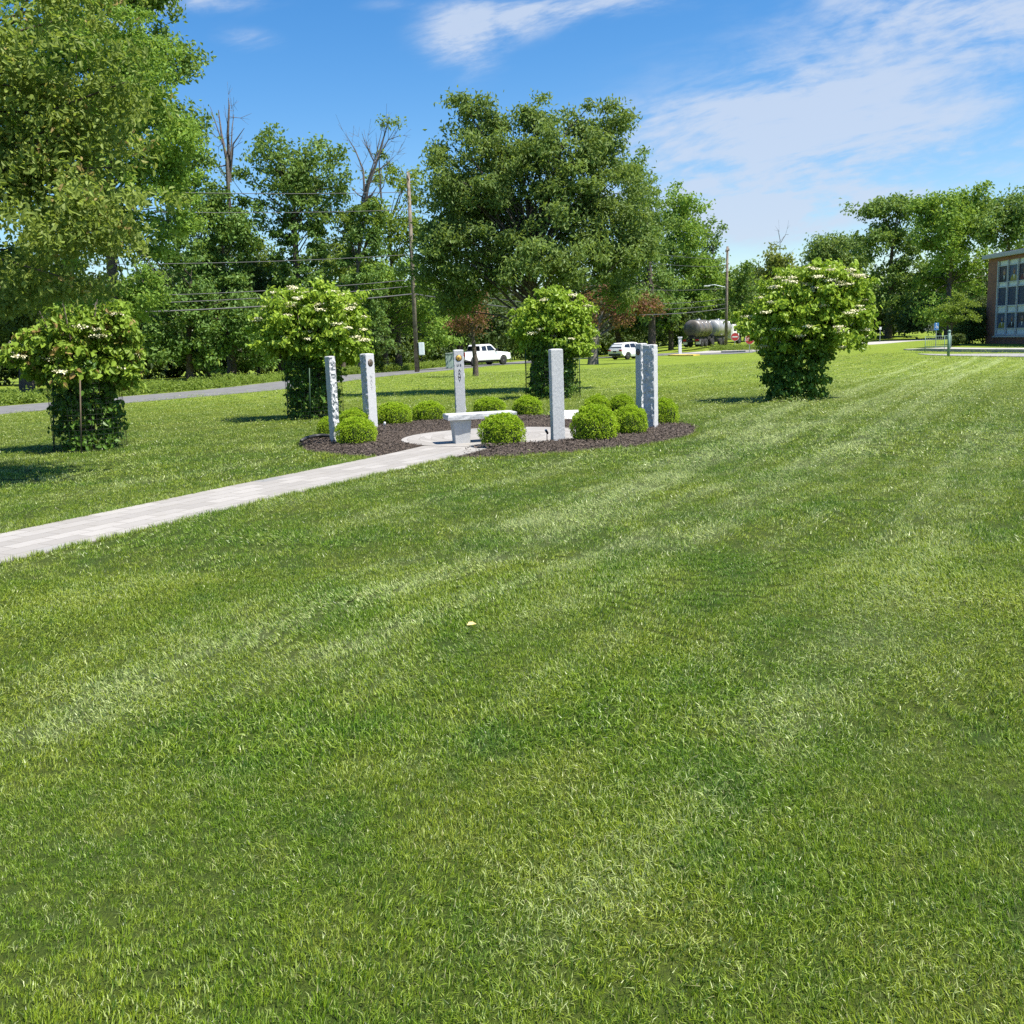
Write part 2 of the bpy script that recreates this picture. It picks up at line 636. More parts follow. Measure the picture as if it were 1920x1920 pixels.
def vec_attr(me, name, arr):
    a = me.attributes.new(name, 'FLOAT_VECTOR', 'POINT')
    a.data.foreach_set('vector', np.ascontiguousarray(arr, dtype=np.float32).ravel())


def ribbon(name, line, hw, z, mat, puv=True, label=None, lo=None, cols=5, hwl=None):
    """sheet following a centre line; hw half width"""
    line = np.array(line)
    t = np.gradient(line, axis=0)
    t /= np.linalg.norm(t, axis=1, keepdims=True)
    n = np.stack([-t[:, 1], t[:, 0]], 1)
    s = np.concatenate([[0], np.cumsum(np.linalg.norm(np.diff(line, axis=0), axis=1))])
    ks = np.linspace(-1, 1, cols)
    V = []
    UV = []
    for k in ks:
        q_ = line+n*np.asarray(hw).reshape(-1, 1)*k if np.ndim(hw) else line+n*hw*k
        V.append(np.column_stack([q_, terr(q_[:, 0], q_[:, 1])+z]))
        UV.append(np.column_stack([s, np.full(len(s), 1.0)*k*np.mean(hw)+10, np.zeros(len(s))]))
    # skirt so the sheet has a thickness
    N = len(line)
    down = [V[0].copy(), V[-1].copy()]
    down[0][:, 2] -= .12
    down[1][:, 2] -= .12
    rows = [down[0]]+V+[down[1]]
    uvr = [UV[0]]+UV+[UV[-1]]
    A = np.stack(rows, 1)
    U = np.stack(uvr, 1)
    R = len(rows)
    ii = np.arange(N*R).reshape(N, R)
    qq = np.stack([ii[:-1, :-1], ii[1:, :-1], ii[1:, 1:], ii[:-1, 1:]], -1).reshape(-1, 4)
    qq = qq[:, ::-1]
    me = fast_mesh(name, A.reshape(-1, 3), qq, None, [mat])
    vec_attr(me, 'puv', U.reshape(-1, 3))
    o = link(name, me)
    tag(o, label, kind='structure')
    return o


m_paver = paver_mat('concrete_pavers')
# stop the path at the circle
dd = np.hypot(PATH[:, 0]-PC[0], PATH[:, 1]-PC[1])
PATH_CUT = PATH[dd > PR-.15]
ribbon('paved_path', PATH_CUT, PW/2, .012, m_paver, label='narrow pale concrete paver path crossing the lawn')

# circular patio
na, nr = 96, 14
aa = np.linspace(0, 2*np.pi, na, endpoint=False)
V = [[PC[0], PC[1], gz(*PC)+.016]]
U = [[0, 0, 0]]
for j in range(1, nr+1):
    r = PR*j/nr
    for a in aa:
        x, y = PC[0]+r*math.cos(a), PC[1]+r*math.sin(a)
        V.append([x, y, gz(x, y)+.016])
        U.append([a*max(r, .3)*1.0, r+.075, 0])
fs = []
for k in range(na):
    fs.append([0, 1+k, 1+(k+1) % na])
for j in range(nr-1):
    for k in range(na):
        a0, a1 = 1+j*na+k, 1+j*na+(k+1) % na
        b0, b1 = a0+na, a1+na
        fs += [[a0, b0, b1], [a0, b1, a1]]
me = fast_mesh('patio', np.array(V), np.array(fs), None, [m_paver])
vec_attr(me, 'puv', np.array(U))
tag(link('patio', me), 'round pale paver patio in the middle of the mulch bed', kind='structure')

# mulch bed: mounded ring with a rough surface
m_mulch, nt = nt_new('mulch')
b = NB(nt)
pos = b.n('ShaderNodeNewGeometry').outputs['Position']
vz = b.n('ShaderNodeTexVoronoi', {'Vector': pos, 'Scale': 42.0, 'Randomness': 1.0})
c = b.mix(b.ss(vz.outputs['Color'], .1, .9), (.035, .027, .022), (.145, .115, .092))
c = b.mix(b.ss(b.noise(pos, 60, 3), .62, .8, 0, .6), c, (.22, .16, .12))
p = b.n('ShaderNodeBsdfPrincipled', {'Base Color': c, 'Roughness': .95, 'Specular IOR Level': .15})
bp = b.n('ShaderNodeBump', {'Height': vz.outputs['Distance'], 'Strength': 1.0, 'Distance': .05})
nt.links.new(bp.outputs[0], p.inputs['Normal'])
b.n('ShaderNodeOutputMaterial', {0: p.outputs[0]})
NA, NR = 560, 46
A = np.linspace(0, 2*np.pi, NA, endpoint=False)
AA, JJ = np.meshgrid(A, np.arange(NR))
ro = bed_r(AA)
# inner edge: patio circle seen from the bed centre
dx, dyy = PC-BC
dirx, diry = np.cos(AA), np.sin(AA)
bq = dirx*dx+diry*dyy
ri = bq+np.sqrt(np.maximum(bq**2-(dx*dx+dyy*dyy)+(PR-.02)**2, 0))
tt = JJ/(NR-1)
RR = ri+(ro-ri)*tt
MX, MY = BC[0]+RR*dirx, BC[1]+RR*diry
pd = seg_dist(MX, MY, PATH)
edge = np.minimum(np.minimum(tt*(ro-ri), (1-tt)*(ro-ri)), np.clip(pd-PW/2+.02, 0, 9))
mz = .012*smooth(-.05, .08, pd-PW/2)+.075*smooth(0, .5, edge)
nzv = np.array([mnoise.noise(Vector((x*9, y*9, 0)))*.5+mnoise.noise(Vector((x*23, y*23, 3)))*.5 for x, y in zip(MX.ravel(), MY.ravel())]).reshape(MX.shape)
mz = mz+nzv*.022*smooth(0, .12, edge)
mz -= .10*(pd < PW/2+.03)
mz[0] = -.03
mz[-1] = -.05
MZ = terr(MX, MY)+mz
# leave the path free
pd = seg_dist(MX, MY, PATH)
keep = pd > PW/2-.12
ii = np.arange(NA*NR).reshape(NR, NA)
i2 = np.roll(ii, -1, axis=1)
qq = np.stack([ii[:-1], i2[:-1], i2[1:], ii[1:]], -1).reshape(-1, 4)
kp = keep.ravel()[qq].sum(1) >= 2
me = fast_mesh('mulch_bed', np.stack([MX, MY, MZ], -1).reshape(-1, 3), qq[kp][:, ::-1], None, [m_mulch])
tag(link('mulch_bed', me), 'ring of dark brown bark mulch around the paver patio', kind='structure')
# loose chips lying on the bed
def chips(n):
    a = RNG.uniform(0, 2*np.pi, n)
    r = bed_r(a)*np.sqrt(RNG.uniform(.25, 1.02, n))
    x, y = BC[0]+r*np.cos(a), BC[1]+r*np.sin(a)
    ok = (np.hypot(x-PC[0], y-PC[1]) > PR+.02) & (seg_dist(x, y, PATH) > PW/2+.02)
    x, y = x[ok], y[ok]
    n = len(x)
    e = np.minimum(BR-np.hypot(x-BC[0], y-BC[1]), np.hypot(x-PC[0], y-PC[1])-PR)
    z = terr(x, y)+.03+.075*smooth(0, .5, e)
    c = np.stack([x, y, z], 1)
    d = unit(np.stack([RNG.normal(size=n), RNG.normal(size=n), RNG.normal(size=n)*.35], 1))
    s = unit(np.cross(d, np.stack([RNG.normal(size=n)*.5, RNG.normal(size=n)*.5, np.ones(n)], 1)))
    L = RNG.uniform(.008, .026, (n, 1))
    W = RNG.uniform(.003, .008, (n, 1))
    V = np.stack([c-d*L-s*W, c+d*L-s*W, c+d*L+s*W, c-d*L+s*W], 1).reshape(-1, 3)
    q = np.arange(4*n).reshape(n, 4)
    me = fast_mesh('mulch_chips', V, q, {'rnd': ('FACE', RNG.uniform(size=n))}, [pbr('chip', (.105, .08, .062), .9, var=.5, scale=30)])
    o = link('mulch_chips', me)
    tag(o, 'loose bark chips scattered over the dark mulch ring', 'mulch', kind='stuff')


chips(16000)

# ------------------------------------------------------------------ road
m_asph = pbr('asphalt', (.15, .148, .145), .9, var=.10, scale=2.0, bump=.3, bscale=80)
m_conc = pbr('concrete', (.38, .36, .33), .85, var=.08, scale=3.0, bump=.2)
near = resample(ROAD_NEAR, 1.5)
for _ in range(3):
    near[2:-2] = np.stack([np.convolve(near[:, j], kk, 'valid') for j in range(2)], 1)
RW = 5.0
roadc = offset_line(near, RW/2)
ribbon('road', roadc, RW/2, .02, m_asph, label='narrow grey asphalt road beyond the lawn')
side = resample([P2(*q) for q in [(1300, 661), (1400, 657.5), (1480, 653.5), (1565, 649), (1650, 642.5), (1729, 637.5), (1800, 633.5), (1870, 631)]], 1.5)
for _ in range(2):
    side[2:-2] = np.stack([np.convolve(side[:, j], kk, 'valid') for j in range(2)], 1)
ribbon('side_road', side, 2.6, .026, m_conc, label='pale side road curving across the far lawn')
# driveway in front of the building, kerb and pavement behind it
drv = resample([P2(*q) for q in [(1722, 664), (1760, 665.5), (1840, 666), (1925, 666.3), (2100, 667), (2400, 670)]], 1.0)
drv_h = np.interp(np.arange(len(drv)), [0, 6, 12, len(drv)-1], [.05, .9, 1.3, 1.3])
ribbon('driveway', drv, drv_h, .03, pbr('driveway_asphalt', (.27, .26, .25), .9, var=.08), label='pale driveway strip at the right edge of the lawn')
pav = [P2(*q) for q in [(1694, 656.5), (1760, 659.0), (1840, 660.3), (1925, 661), (2100, 662), (2400, 665)]]
pav = resample(pav, .5)
pv = offset_line(pav, 1.6)
N = len(pav)
mb = MB()
hgt = .15*np.clip(np.arange(N)/8, 0.3, 1)
vs = []
for i in range(N):
    for (q_, h) in ((pav[i], -.05), (pav[i], hgt[i]), (pv[i], hgt[i]), (pv[i], -.05)):
        vs.append((q_[0], q_[1], gz(*q_)+.03+h))
fs = []
for i in range(N-1):
    for j in range(3):
        fs.append((i*4+j, i*4+j+1, i*4+4+j+1, i*4+4+j))
fs.append((0, 1, 2, 3))
mb.add(vs, fs)
o = mb.build('pavement', m_conc)
tag(o, 'pale concrete pavement with a raised kerb along the driveway', kind='structure')
# kerb pieces at the junction
def kerb(name, pts, h, wd, mat, label):
    l = resample([P2(*q) for q in pts], .6)
    l2 = offset_line(l, wd)
    mb = MB()
    vs = []
    for a, c in zip(l, l2):
        for (q_, hh) in ((a, -.05), (a, h), (c, h), (c, -.05)):
            vs.append((q_[0], q_[1], gz(*q_)+.02+hh))
    fs = [(i*4+j, i*4+j+1, i*4+5+j, i*4+4+j) for i in range(len(l)-1) for j in range(3)]
    fs += [(0, 1, 2, 3), tuple((len(l)-1)*4+k for k in (3, 2, 1, 0))]
    mb.add(vs, fs)
    o = mb.build(name, mat)
    tag(o, label, kind='structure')
    return o


m_yel = pbr('yellow_paint', (.72, .52, .10), .6, var=.15, scale=3)
kerb('yellow_kerb', [(1252, 667.5), (1280, 667.8), (1300, 667.5)], .10, .7, m_yel, 'yellow painted kerb at the road junction')
kerb('junction_kerb', [(1352, 661.5), (1372, 661.3), (1398, 660.2)], .14, .8, m_conc, 'low pale kerb island at the road junction')
# ------------------------------------------------------------------ granite pillars
def granite(name, rough_face):
    m, nt = nt_new(name)
    b = NB(nt)
    pos = b.n('ShaderNodeTexCoord').outputs['Object']
    s = b.noise(pos, 140.0, 3.0, .8)
    s2 = b.noise(pos, 14.0, 4.0, .6)
    c = b.mix(b.ss(s, .42, .6), (.40, .405, .41), (.60, .60, .60))
    c = b.mix(b.ss(s2, .35, .75, 0, .35), c, (.38, .38, .39) if not rough_face else (.21, .22, .24))  # split faces get darker patches to deepen the shade on the flanks
    p = b.n('ShaderNodeBsdfPrincipled', {'Base Color': c, 'Roughness': .8, 'Specular IOR Level': .3})
    bp = b.n('ShaderNodeBump', {'Height': s2 if rough_face else s, 'Strength': .5 if rough_face else .2, 'Distance': .01})
    nt.links.new(bp.outputs[0], p.inputs['Normal'])
    b.n('ShaderNodeOutputMaterial', {0: p.outputs[0]})
    return m


m_gr = granite('granite_flamed', False)
m_gs = granite('granite_split', True)
m_bronze = pbr('bronze', (.16, .10, .05), .4, .8, var=.2)
m_gold = pbr('gold_seal', (.85, .52, .12), .45, .3, var=.25, scale=60, col2=(.55, .28, .06))
m_dark = pbr('dark_seal', (.075, .06, .05), .5, .3, var=.3, scale=60, col2=(.20, .17, .13))
m_ink2 = pbr('worn_letters', (.33, .33, .34), .8)
m_ink = pbr('engraved_letters', (.075, .075, .085), .8)


def text_mesh(txt, size, mat, name, parent, loc, rot, extrude=.0008):
    cu_ = bpy.data.curves.new(name, 'FONT')
    cu_.body = txt
    cu_.size = size
    cu_.align_x = 'CENTER'
    cu_.align_y = 'CENTER'
    cu_.extrude = extrude
    cu_.offset = .0015 if extrude < .001 else 0.0
    tmp = bpy.data.objects.new('tmp', cu_)
    me = bpy.data.meshes.new_from_object(tmp)
    bpy.data.objects.remove(tmp)
    bpy.data.curves.remove(cu_)
    me.materials.clear()
    me.materials.append(mat)
    me.name = name
    o = bpy.data.objects.new(name, me)
    COL.objects.link(o)
    o.parent = parent
    o.location = loc
    o.rotation_euler = rot
    return o


def pillar(base, faz, label, seal, letters, w=.215, d=.185, h=1.40, seed=0, amp=.013):
    """faz: azimuth of the smooth seal face normal; local +X is that normal"""
    t = thing('granite_pillar', label, 'stone pillar', base, faz, 'granite pillars round the patio')
    nz, ns = 56, 12
    per = []
    for i in range(ns): per.append((d/2, -w/2+w*i/ns, 0))       # seal face (+x)
    for i in range(ns): per.append((d/2-d*i/ns, w/2, 1))        # +y flank
    for i in range(ns): per.append((-d/2, w/2-w*i/ns, 2))       # back
    for i in range(ns): per.append((-d/2+d*i/ns, -w/2, 3))      # -y flank
    n = len(per)
    V, Fc, Mi = [], [], []
    for k in range(nz+1):
        z = -.06+(h+.06)*k/nz
        for i, (x, y, side_) in enumerate(per):
            q = Vector((x*9+seed*7.3, y*9, z*7+seed))
            flank = side_ in (1, 3)
            corner = (i % ns == 0)
            r = 0.0
            if flank or corner:
                c1 = mnoise.cell_vector(Vector((x*16+seed, z*11+mnoise.noise(q)*1.2, seed)))
                r = amp*(mnoise.noise(q*2.2)*1.3+mnoise.noise(q*5.0)*.7)+amp*.7*(c1.x-.5)
                if corner: r = -abs(r)*.6
            elif side_ == 2:
                r = .002*mnoise.noise(q*6)
            else:
                r = .0012*mnoise.noise(q*6)
            nx_, ny_ = {0: (1, 0), 1: (0, 1), 2: (-1, 0), 3: (0, -1)}[side_]
            if corner:
                px_, py_ = per[(i-1) % n][0], per[(i-1) % n][1]
                nx_, ny_ = (x/abs(x))*.7, (y/abs(y))*.7
            V.append((x+nx_*r, y+ny_*r, z))
    for k in range(nz):
        for i in range(n):
            j = (i+1) % n
            Fc.append((k*n+i, k*n+j, (k+1)*n+j, (k+1)*n+i))
            Mi.append(1 if per[i][2] in (1, 3) else 0)
    # top: three shrinking rings, slightly domed
    last = nz*n
    for sc_, dz in ((.95, .010), (.82, .016), (.4, .020)):
        st_ = len(V)
        for i in range(n):
            vx, vy, vz = V[last+i] if last == nz*n else (V[last+i][0], V[last+i][1], 0)
            x, y = per[i][0]*sc_, per[i][1]*sc_
            V.append((x, y, h+dz+.003*mnoise.noise(Vector((x*30, y*30, seed)))))
        for i in range(n):
            j = (i+1) % n
            Fc.append((last+i, last+j, st_+j, st_+i))
            Mi.append(0)
        last = st_
    V.append((0, 0, h+.021))
    for i in range(n):
        Fc.append((last+i, last+(i+1) % n, len(V)-1))
        Mi.append(0)
    mb = MB()
    for f, m_ in zip(Fc, Mi):
        mb.f.append(f)
        mb.m.append(m_)
        mb.sm.append(False)
    mb.v = V
    mb.build('shaft', [m_gr, m_gs], t)
    x0 = d/2+.002
    s = MB()
    s.lathe([(.066, 0), (.066, .004), (.056, .006)], 28, 'X', (x0, 0, h-.15))
    so_ = s.build('seal', m_bronze, t)
    s = MB()
    s.lathe([(.055, 0), (.053, .0025)], 28, 'X', (x0+.006, 0, h-.15))
    s.build('medallion', m_gold if seal == 'gold' else m_dark, so_)
    # small relief on the medallion
    s = MB()
    for k in range(10):
        a = k*math.pi/5
        s.box((x0+.0095, math.cos(a)*.034, h-.15+math.sin(a)*.034), (.002, .008, .008))
    s.lathe([(.016, 0), (.014, .002)], 12, 'X', (x0+.0085, 0, h-.15))
    s.build('relief', m_bronze, so_)
    rot = (math.pi/2, 0, math.pi/2)
    if letters:
        ins = MB().box((x0-.004, 0, h-.32), (.001, .001, .001)).build('inscription', m_ink, t) if False else None
        if len(letters[0]) > 1:
            text_mesh(letters[0][0]+' '+letters[0][1], .066, m_ink, 'inscription', t, (x0+.001, 0, h-.30), rot)
        z = h-.41
        for ch in letters[1]:
            text_mesh(ch, .078, m_ink if seal == 'gold' else m_ink2, 'inscription', t, (x0, 0, z), rot)
            z -= .070
    return t


PILL = [
    ((627.5, 838), 44, 'dark', None, 'rough split granite pillar standing left of the front left round bush', dict(w=.130, d=.120, amp=.024)),
    ((695, 811), -36, 'dark', ('', 'NAVY'), 'granite pillar with dark seal, second from the left, behind the front left bushes', dict(w=.215, d=.155, amp=.014)),
    ((864, 787), -80, 'gold', ('US', 'ARMY'), 'granite pillar with golden seal lettered ARMY behind the stone bench', dict(w=.205, d=.15, amp=.010)),
    ((1047, 836), 104, 'dark', None, 'smooth grey granite pillar standing alone at the front edge of the patio', dict(w=.185, d=.15, amp=.006)),
    ((1205, 780), -148, 'dark', None, 'granite pillar with dark oval seal half hidden behind the pillar at the right', dict(w=.175, d=.17, amp=.02)),
    ((1222, 811), 149, 'dark', None, 'granite pillar with dark shaded flank in front of the rightmost bushes', dict(w=.165, d=.20, amp=.014)),
]
for i, (pb, az, seal, let, lab, kw) in enumerate(PILL):
    p_ = gp(*pb)
    dcen = Vector((PC[0]-p_.x, PC[1]-p_.y, 0)).normalized()
    pos_ = Vector((p_.x, p_.y, gz(p_.x, p_.y)+.03))+Vector((0, .09, 0))
    pillar(pos_, math.radians(az), lab, seal, let, seed=i+1, **kw)

# ------------------------------------------------------------------ benches
m_bench = granite('bench_granite', True)


def bench(c, rz, L, label, W=.42, H=.46):
    t = thing('stone_bench', label, 'bench', c, rz, 'stone benches on the patio')
    # rough edged slab
    mb = MB()
    n = 40
    rings = []
    for z, ins in ((H-.09, .02), (H-.085, .006), (H-.045, .0), (H-.006, .004), (H, .014)):
        ring = []
        for k in range(n):
            a = 2*math.pi*k/n
            cx, cy = math.cos(a), math.sin(a)
            e = max(abs(cx), abs(cy))
            x, y = cx/e, cy/e
            jx = mnoise.noise(Vector((x*5+c[0]*3, y*5, z*22)))*.018 if z < H-.004 else mnoise.noise(Vector((x*4+c[0]*3, y*4, 3)))*.008
            ring.append((x*(L/2-ins+jx), y*(W/2-ins+jx), z))
        rings.append(ring)
    vs = [v for r in rings for v in r]
    fs = [(i*n+k, i*n+(k+1) % n, (i+1)*n+(k+1) % n, (i+1)*n+k) for i in range(len(rings)-1) for k in range(n)]
    fs += [tuple(range(n))[::-1], tuple((len(rings)-1)*n+k for k in range(n))]
    mb.add(vs, fs)
    mb.build('slab', m_bench, t)
    for sx in (-1, 1):
        lg = MB()
        cx = sx*(L/2-.24)
        a = [(cx-.15, -.15), (cx+.15, -.15), (cx+.15, .15), (cx-.15, .15)]
        vs = []
        for (k, z) in ((.80, -.02), (.86, .15), (1.0, H-.091)):
            for (x, y) in a:
                vs.append((cx+(x-cx)*k, y*k, z))
        fs = [(i*4+k, i*4+(k+1) % 4, i*4+4+(k+1) % 4, i*4+4+k) for i in range(2) for k in range(4)] + [(3, 2, 1, 0), (8, 9, 10, 11)]
        lg.add(vs, fs)
        lg.build('leg', m_gr, t, bevel=.008)
    return t


pl = gp(859, 833)
bench((pl.x+.36, pl.y+.17, gz(pl.x, pl.y)+.018), math.radians(14), 1.12, 'long pale stone bench nearest the path, left of the front round bush')
pq = at(1062, 770, 19.2)
t = thing('stone_plaque', 'flat white stone plaque lying in the mulch behind the lone front pillar', 'plaque', (pq.x, 19.2, gz(pq.x, 19.2)+.02), math.radians(2))
mbp = MB()
rt = Matrix.Rotation(math.radians(6), 3, 'X')
mbp.box((0, 0, .085), (.58, .98, .07), rot=rt)
mbp.build('slab', pbr('white_stone', (.66, .65, .62), .7, var=.06), t, bevel=.01)
mb2 = MB()
for k, wd_ in enumerate((.30, .22, .34, .18)):
    mb2.box((0, .25-.14*k, .122+.105*(.25-.14*k)), (wd_, .03, .002), rot=rt)
mb2.build('engraving', pbr('engraved_grey', (.42, .42, .42), .8), t)

# ------------------------------------------------------------------ leaves
def leaf_arrays(c, n, d, L, W, fold=.12, droop=.12, hexa=False):
    """c,n,d (N,3); L,W (N,) -> verts, tris.  hexa: fuller pointed-oval leaf"""
    L = L[:, None]
    W = W[:, None]
    s = unit(np.cross(n, d))
    if hexa:
        V = [c, c+d*L*.30+s*W*.48+n*L*fold, c+d*L*.68+s*W*.40+n*L*(fold-droop*.4), c+d*L-n*L*droop, c+d*L*.68-s*W*.40+n*L*(fold-droop*.4), c+d*L*.30-s*W*.48+n*L*fold]
        T = [[0, 3, 1], [1, 3, 2], [0, 5, 3], [5, 4, 3]]
    else:
        V = [c, c+d*L*.45+s*W*.5+n*L*fold, c+d*L-n*L*droop, c+d*L*.45-s*W*.5+n*L*fold]
        T = [[0, 2, 1], [0, 3, 2]]
    k = len(V)
    V = np.stack(V, 1).reshape(-1, 3)
    T = (np.arange(len(c))[:, None, None]*k+np.array(T)[None]).reshape(-1, 3)
    return V, T, len(T)//len(c)


def rand_leaves(rng, clumps, cr, per, ls, upw=.6, outw=.5, rndw=.7, droopy=.4, flat=.55, aspect=.55, hexa=False, fold=.12, cv=.5):
    """clumps (K,3); cr radius; per leaves per clump"""
    K = len(clumps)
    cr_ = cr*rng.uniform(.7, 1.3, K)
    o = rng.normal(0, .45, (K, per, 3))
    o[..., 2] *= flat
    c = clumps[:, None]+o*cr_[:, None, None]
    n = unit(np.array([0, 0, 1.0])*upw+unit(o)*outw+rng.normal(0, 1, o.shape)*rndw)
    d = unit(np.cross(n, rng.normal(0, 1, o.shape)))
    d[..., 2] -= droopy
    d = unit(d)
    n = unit(n-d*(n*d).sum(-1, keepdims=True))
    L = ls*rng.uniform(.65, 1.25, (K, per))
    tone = np.clip(np.repeat(rng.uniform(0, 1, (K, 1)), per, 1)*cv+rng.uniform(0, 1, (K, per))*(1-cv), 0, 1)
    V, T, kf = leaf_arrays(c.reshape(-1, 3), n.reshape(-1, 3), d.reshape(-1, 3), L.ravel(), L.ravel()*aspect, hexa=hexa, fold=fold)
    return V, T, np.repeat(tone.ravel(), kf)


# ------------------------------------------------------------------ clipped round bushes
lf_box = leafmat('boxwood_leaf', (.20, .35, .010), (.39, .53, .020), (.50, .62, .05), trans=.30, rough=.5)
m_core = pbr('boxwood_dark_core', (.018, .03, .008), .95)  # near-black solid core, stands in for the shade in the leaf pockets


def ball_mesh(seed):
    rng = np.random.default_rng(seed)
    N = 15000
    z = 1-rng.uniform(0, 1, N)**1.0
    a = rng.uniform(0, 2*np.pi, N)
    # even cover of the top: half the samples by radius, half by height
    top = rng.uniform(0, 1, N) < .45
    rr = np.sqrt(rng.uniform(0, 1, N))*.97
    prof = lambda h: np.where(h > .36, np.sqrt(np.maximum(1-(np.maximum(h-.36, 0)/.64)**2.3, 0)), 1-.13*((.36-h)/.36)**2)
    hz = .36+.64*(1-rr**2)**(1/2.3)
    z = np.where(top, hz, z)
    r = np.where(top, rr, prof(z))
    u = np.stack([r*np.cos(a), r*np.sin(a), z], 1)
    bump = np.array([mnoise.noise(Vector(tuple(v*3.1+seed)))*.12+mnoise.noise(Vector(tuple(v*8.5+seed)))*.15+mnoise.noise(Vector(tuple(v*19+seed)))*.06 for v in u])
    k_ = 1.0+bump-np.abs(rng.normal(0, .04, N))
    p = u*np.array([.5, .5, .78])
    cen = np.array([0, 0, .28])
    p = cen+(p-cen)*k_[:, None]
    stray = rng.uniform(0, 1, N) < .012
    p[stray] = cen+(p[stray]-cen)*1.09
    p = p[p[:, 2] > .01]
    u = unit(p-np.array([0, 0, .30]))
    n = len(p)
    nn = unit(u*.9+rng.normal(0, .55, (n, 3)))
    d = unit(np.cross(nn, rng.normal(0, 1, (n, 3)))+u*.9)
    nn = unit(nn-d*(nn*d).sum(1, keepdims=True))
    L = rng.uniform(.022, .04, n)
    V, T, kf = leaf_arrays(p, nn, d, L, L*.6)
    return fast_mesh('leaves', V, T, {'rnd': ('FACE', np.repeat(rng.uniform(0, 1, n), kf))}, [lf_box])


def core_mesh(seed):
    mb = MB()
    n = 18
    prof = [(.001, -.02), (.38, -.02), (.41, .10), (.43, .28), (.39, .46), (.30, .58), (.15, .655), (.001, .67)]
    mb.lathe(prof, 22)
    me_o = mb.build('dark_core', m_core)
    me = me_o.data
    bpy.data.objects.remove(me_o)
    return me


protos = []
BUSH = [  # centre x, base y, width px, height px, label
    (665, 842, 74, 49, 'round clipped bush at the front left, right in front of the rough pillar'),
    (614, 829, 40, 40, 'round clipped bush mostly hidden behind the rough left pillar'),
    (662, 814, 60, 41, 'round clipped bush between the two left pillars, behind the front left one'),
    (737, 804, 67, 43, 'round clipped bush just right of the pillar with the dark seal'),
    (803, 796, 59, 38, 'round clipped bush left of the bench and the lettered pillar'),
    (918, 784, 58, 31, 'low round clipped bush at the back edge right of the lettered pillar'),
    (990, 785, 55, 34, 'round clipped bush at the back edge below the leafy wrapped tree'),
    (942, 841, 82, 56, 'round clipped bush at the front edge in front of the stone bench'),
    (1118, 835, 85, 66, 'largest round clipped bush, just right of the lone front pillar'),
    (1184, 823, 67, 52, 'round clipped bush between the largest bush and the right front pillar'),
    (1122, 790, 50, 42, 'round clipped bush behind the largest bush'),
    (1168, 788, 50, 42, 'round clipped bush left of the back right pillar'),
    (1246, 803, 56, 49, 'rightmost round clipped bush behind the right front pillar'),
]
meshes = [(ball_mesh(s), core_mesh(s)) for s in (3, 8, 15, 23)]
for i, (cx, by, wp, hp, lab) in enumerate(BUSH):
    g_ = gp(cx, by)
    D = g_.y
    r = wp/2/F*D*1.0
    c_ = Vector((g_.x, g_.y+r*.8, gz(g_.x, g_.y)+.05))
    rr = r*(c_.y/D)
    hh = hp/F*c_.y*1.0
    t = thing('round_bush', lab, 'bush', c_, random.uniform(0, 6.28), 'clipped round bushes in the mulch bed')
    lm, cm = meshes[i % 4]
    l_ = link('leaves', lm, t)
    k_ = link('dark_core', cm, t)
    t.scale = (rr/.5*random.uniform(.94, 1.05), rr/.5, hh/.78*random.uniform(.94, 1.03))

# ------------------------------------------------------------------ stake lights and edging
m_blk = pbr('black_plastic', (.02, .02, .02), .5)
m_wht = pbr('white_paint', (.72, .72, .71), .4, var=.04)
m_glass_l = pbr('lamp_glass', (.6, .6, .58), .15)


def spot(px, py, rz, label, white):
    g_ = gp(px, py)
    t = thing('stake_light', label, 'garden light', (g_.x, g_.y, gz(g_.x, g_.y)+.08), rz, 'small stake lights in the mulch')
    MB().tube([(0, 0, -.08), (0, 0, .09)], .007, 6).build('stake', m_blk, t)
    mb = MB()
    q = Matrix.Rotation(math.radians(-38), 3, 'Y')
    pr_ = [(.010, -.04), (.018, -.02), (.020, .04)]
    vs = MB()
    vs.lathe(pr_, 12)
    vs.v = [tuple((q @ Vector(v))+Vector((.0, 0, .11))) for v in vs.v]
    vs.build('lamp_head', m_wht if white else m_blk, t)
    vs = MB().lathe([(.017, .042), (.016, .045)], 12)
    vs.v = [tuple((q @ Vector(v))+Vector((.0, 0, .11))) for v in vs.v]
    vs.build('lens', m_glass_l, t)


spot(722, 815, 2.0, 'small pale stake light in the mulch below the left back bush', True)
spot(1026, 833, .8, 'small black stake light at the left foot of the lone front pillar', False)
ep = [gp(*q) for q in [(566, 842), (575, 836), (590, 832), (606, 830.5), (620, 832)]]
mb = MB()
mb.tube([(p.x, p.y, gz(p.x, p.y)+.13) for p in ep], .03, 7)
tag(mb.build('edging_tube', m_blk), 'black drain tube lying in the mulch beside the rough left pillar', 'drain tube')

# ------------------------------------------------------------------ viburnum trees with wrapped columns
lf_vib = leafmat('viburnum_leaf', (.18, .30, .028), (.34, .465, .050), (.46, .57, .09), trans=.42, rough=.42)
lf_vibd = leafmat('viburnum_shaded_leaf', (.055, .13, .018), (.11, .21, .030), (.20, .31, .05), trans=.30, rough=.42)  # darker copy of the crown leaf, the column's shade put into its colour
lf_vibw = leafmat('viburnum_red_leaf', (.13, .22, .025), (.24, .35, .035), (.30, .20, .07), trans=.35)
m_flower = pbr('cream_blossom', (.78, .74, .50), .8, var=.1, scale=30)
m_net = pbr('black_netting', (.018, .022, .018), .7)
m_stake = pbr('green_stake', (.03, .07, .035), .6)
m_stake_w = pbr('wood_stake', (.12, .09, .055), .8)


def ellipsoid_pts(rng, n, c, r, shell=.45):
    u = unit(rng.normal(0, 1, (n, 3)))
    k = rng.uniform(0, 1, n)**shell
    return np.array(c)+u*k[:, None]*np.array(r)


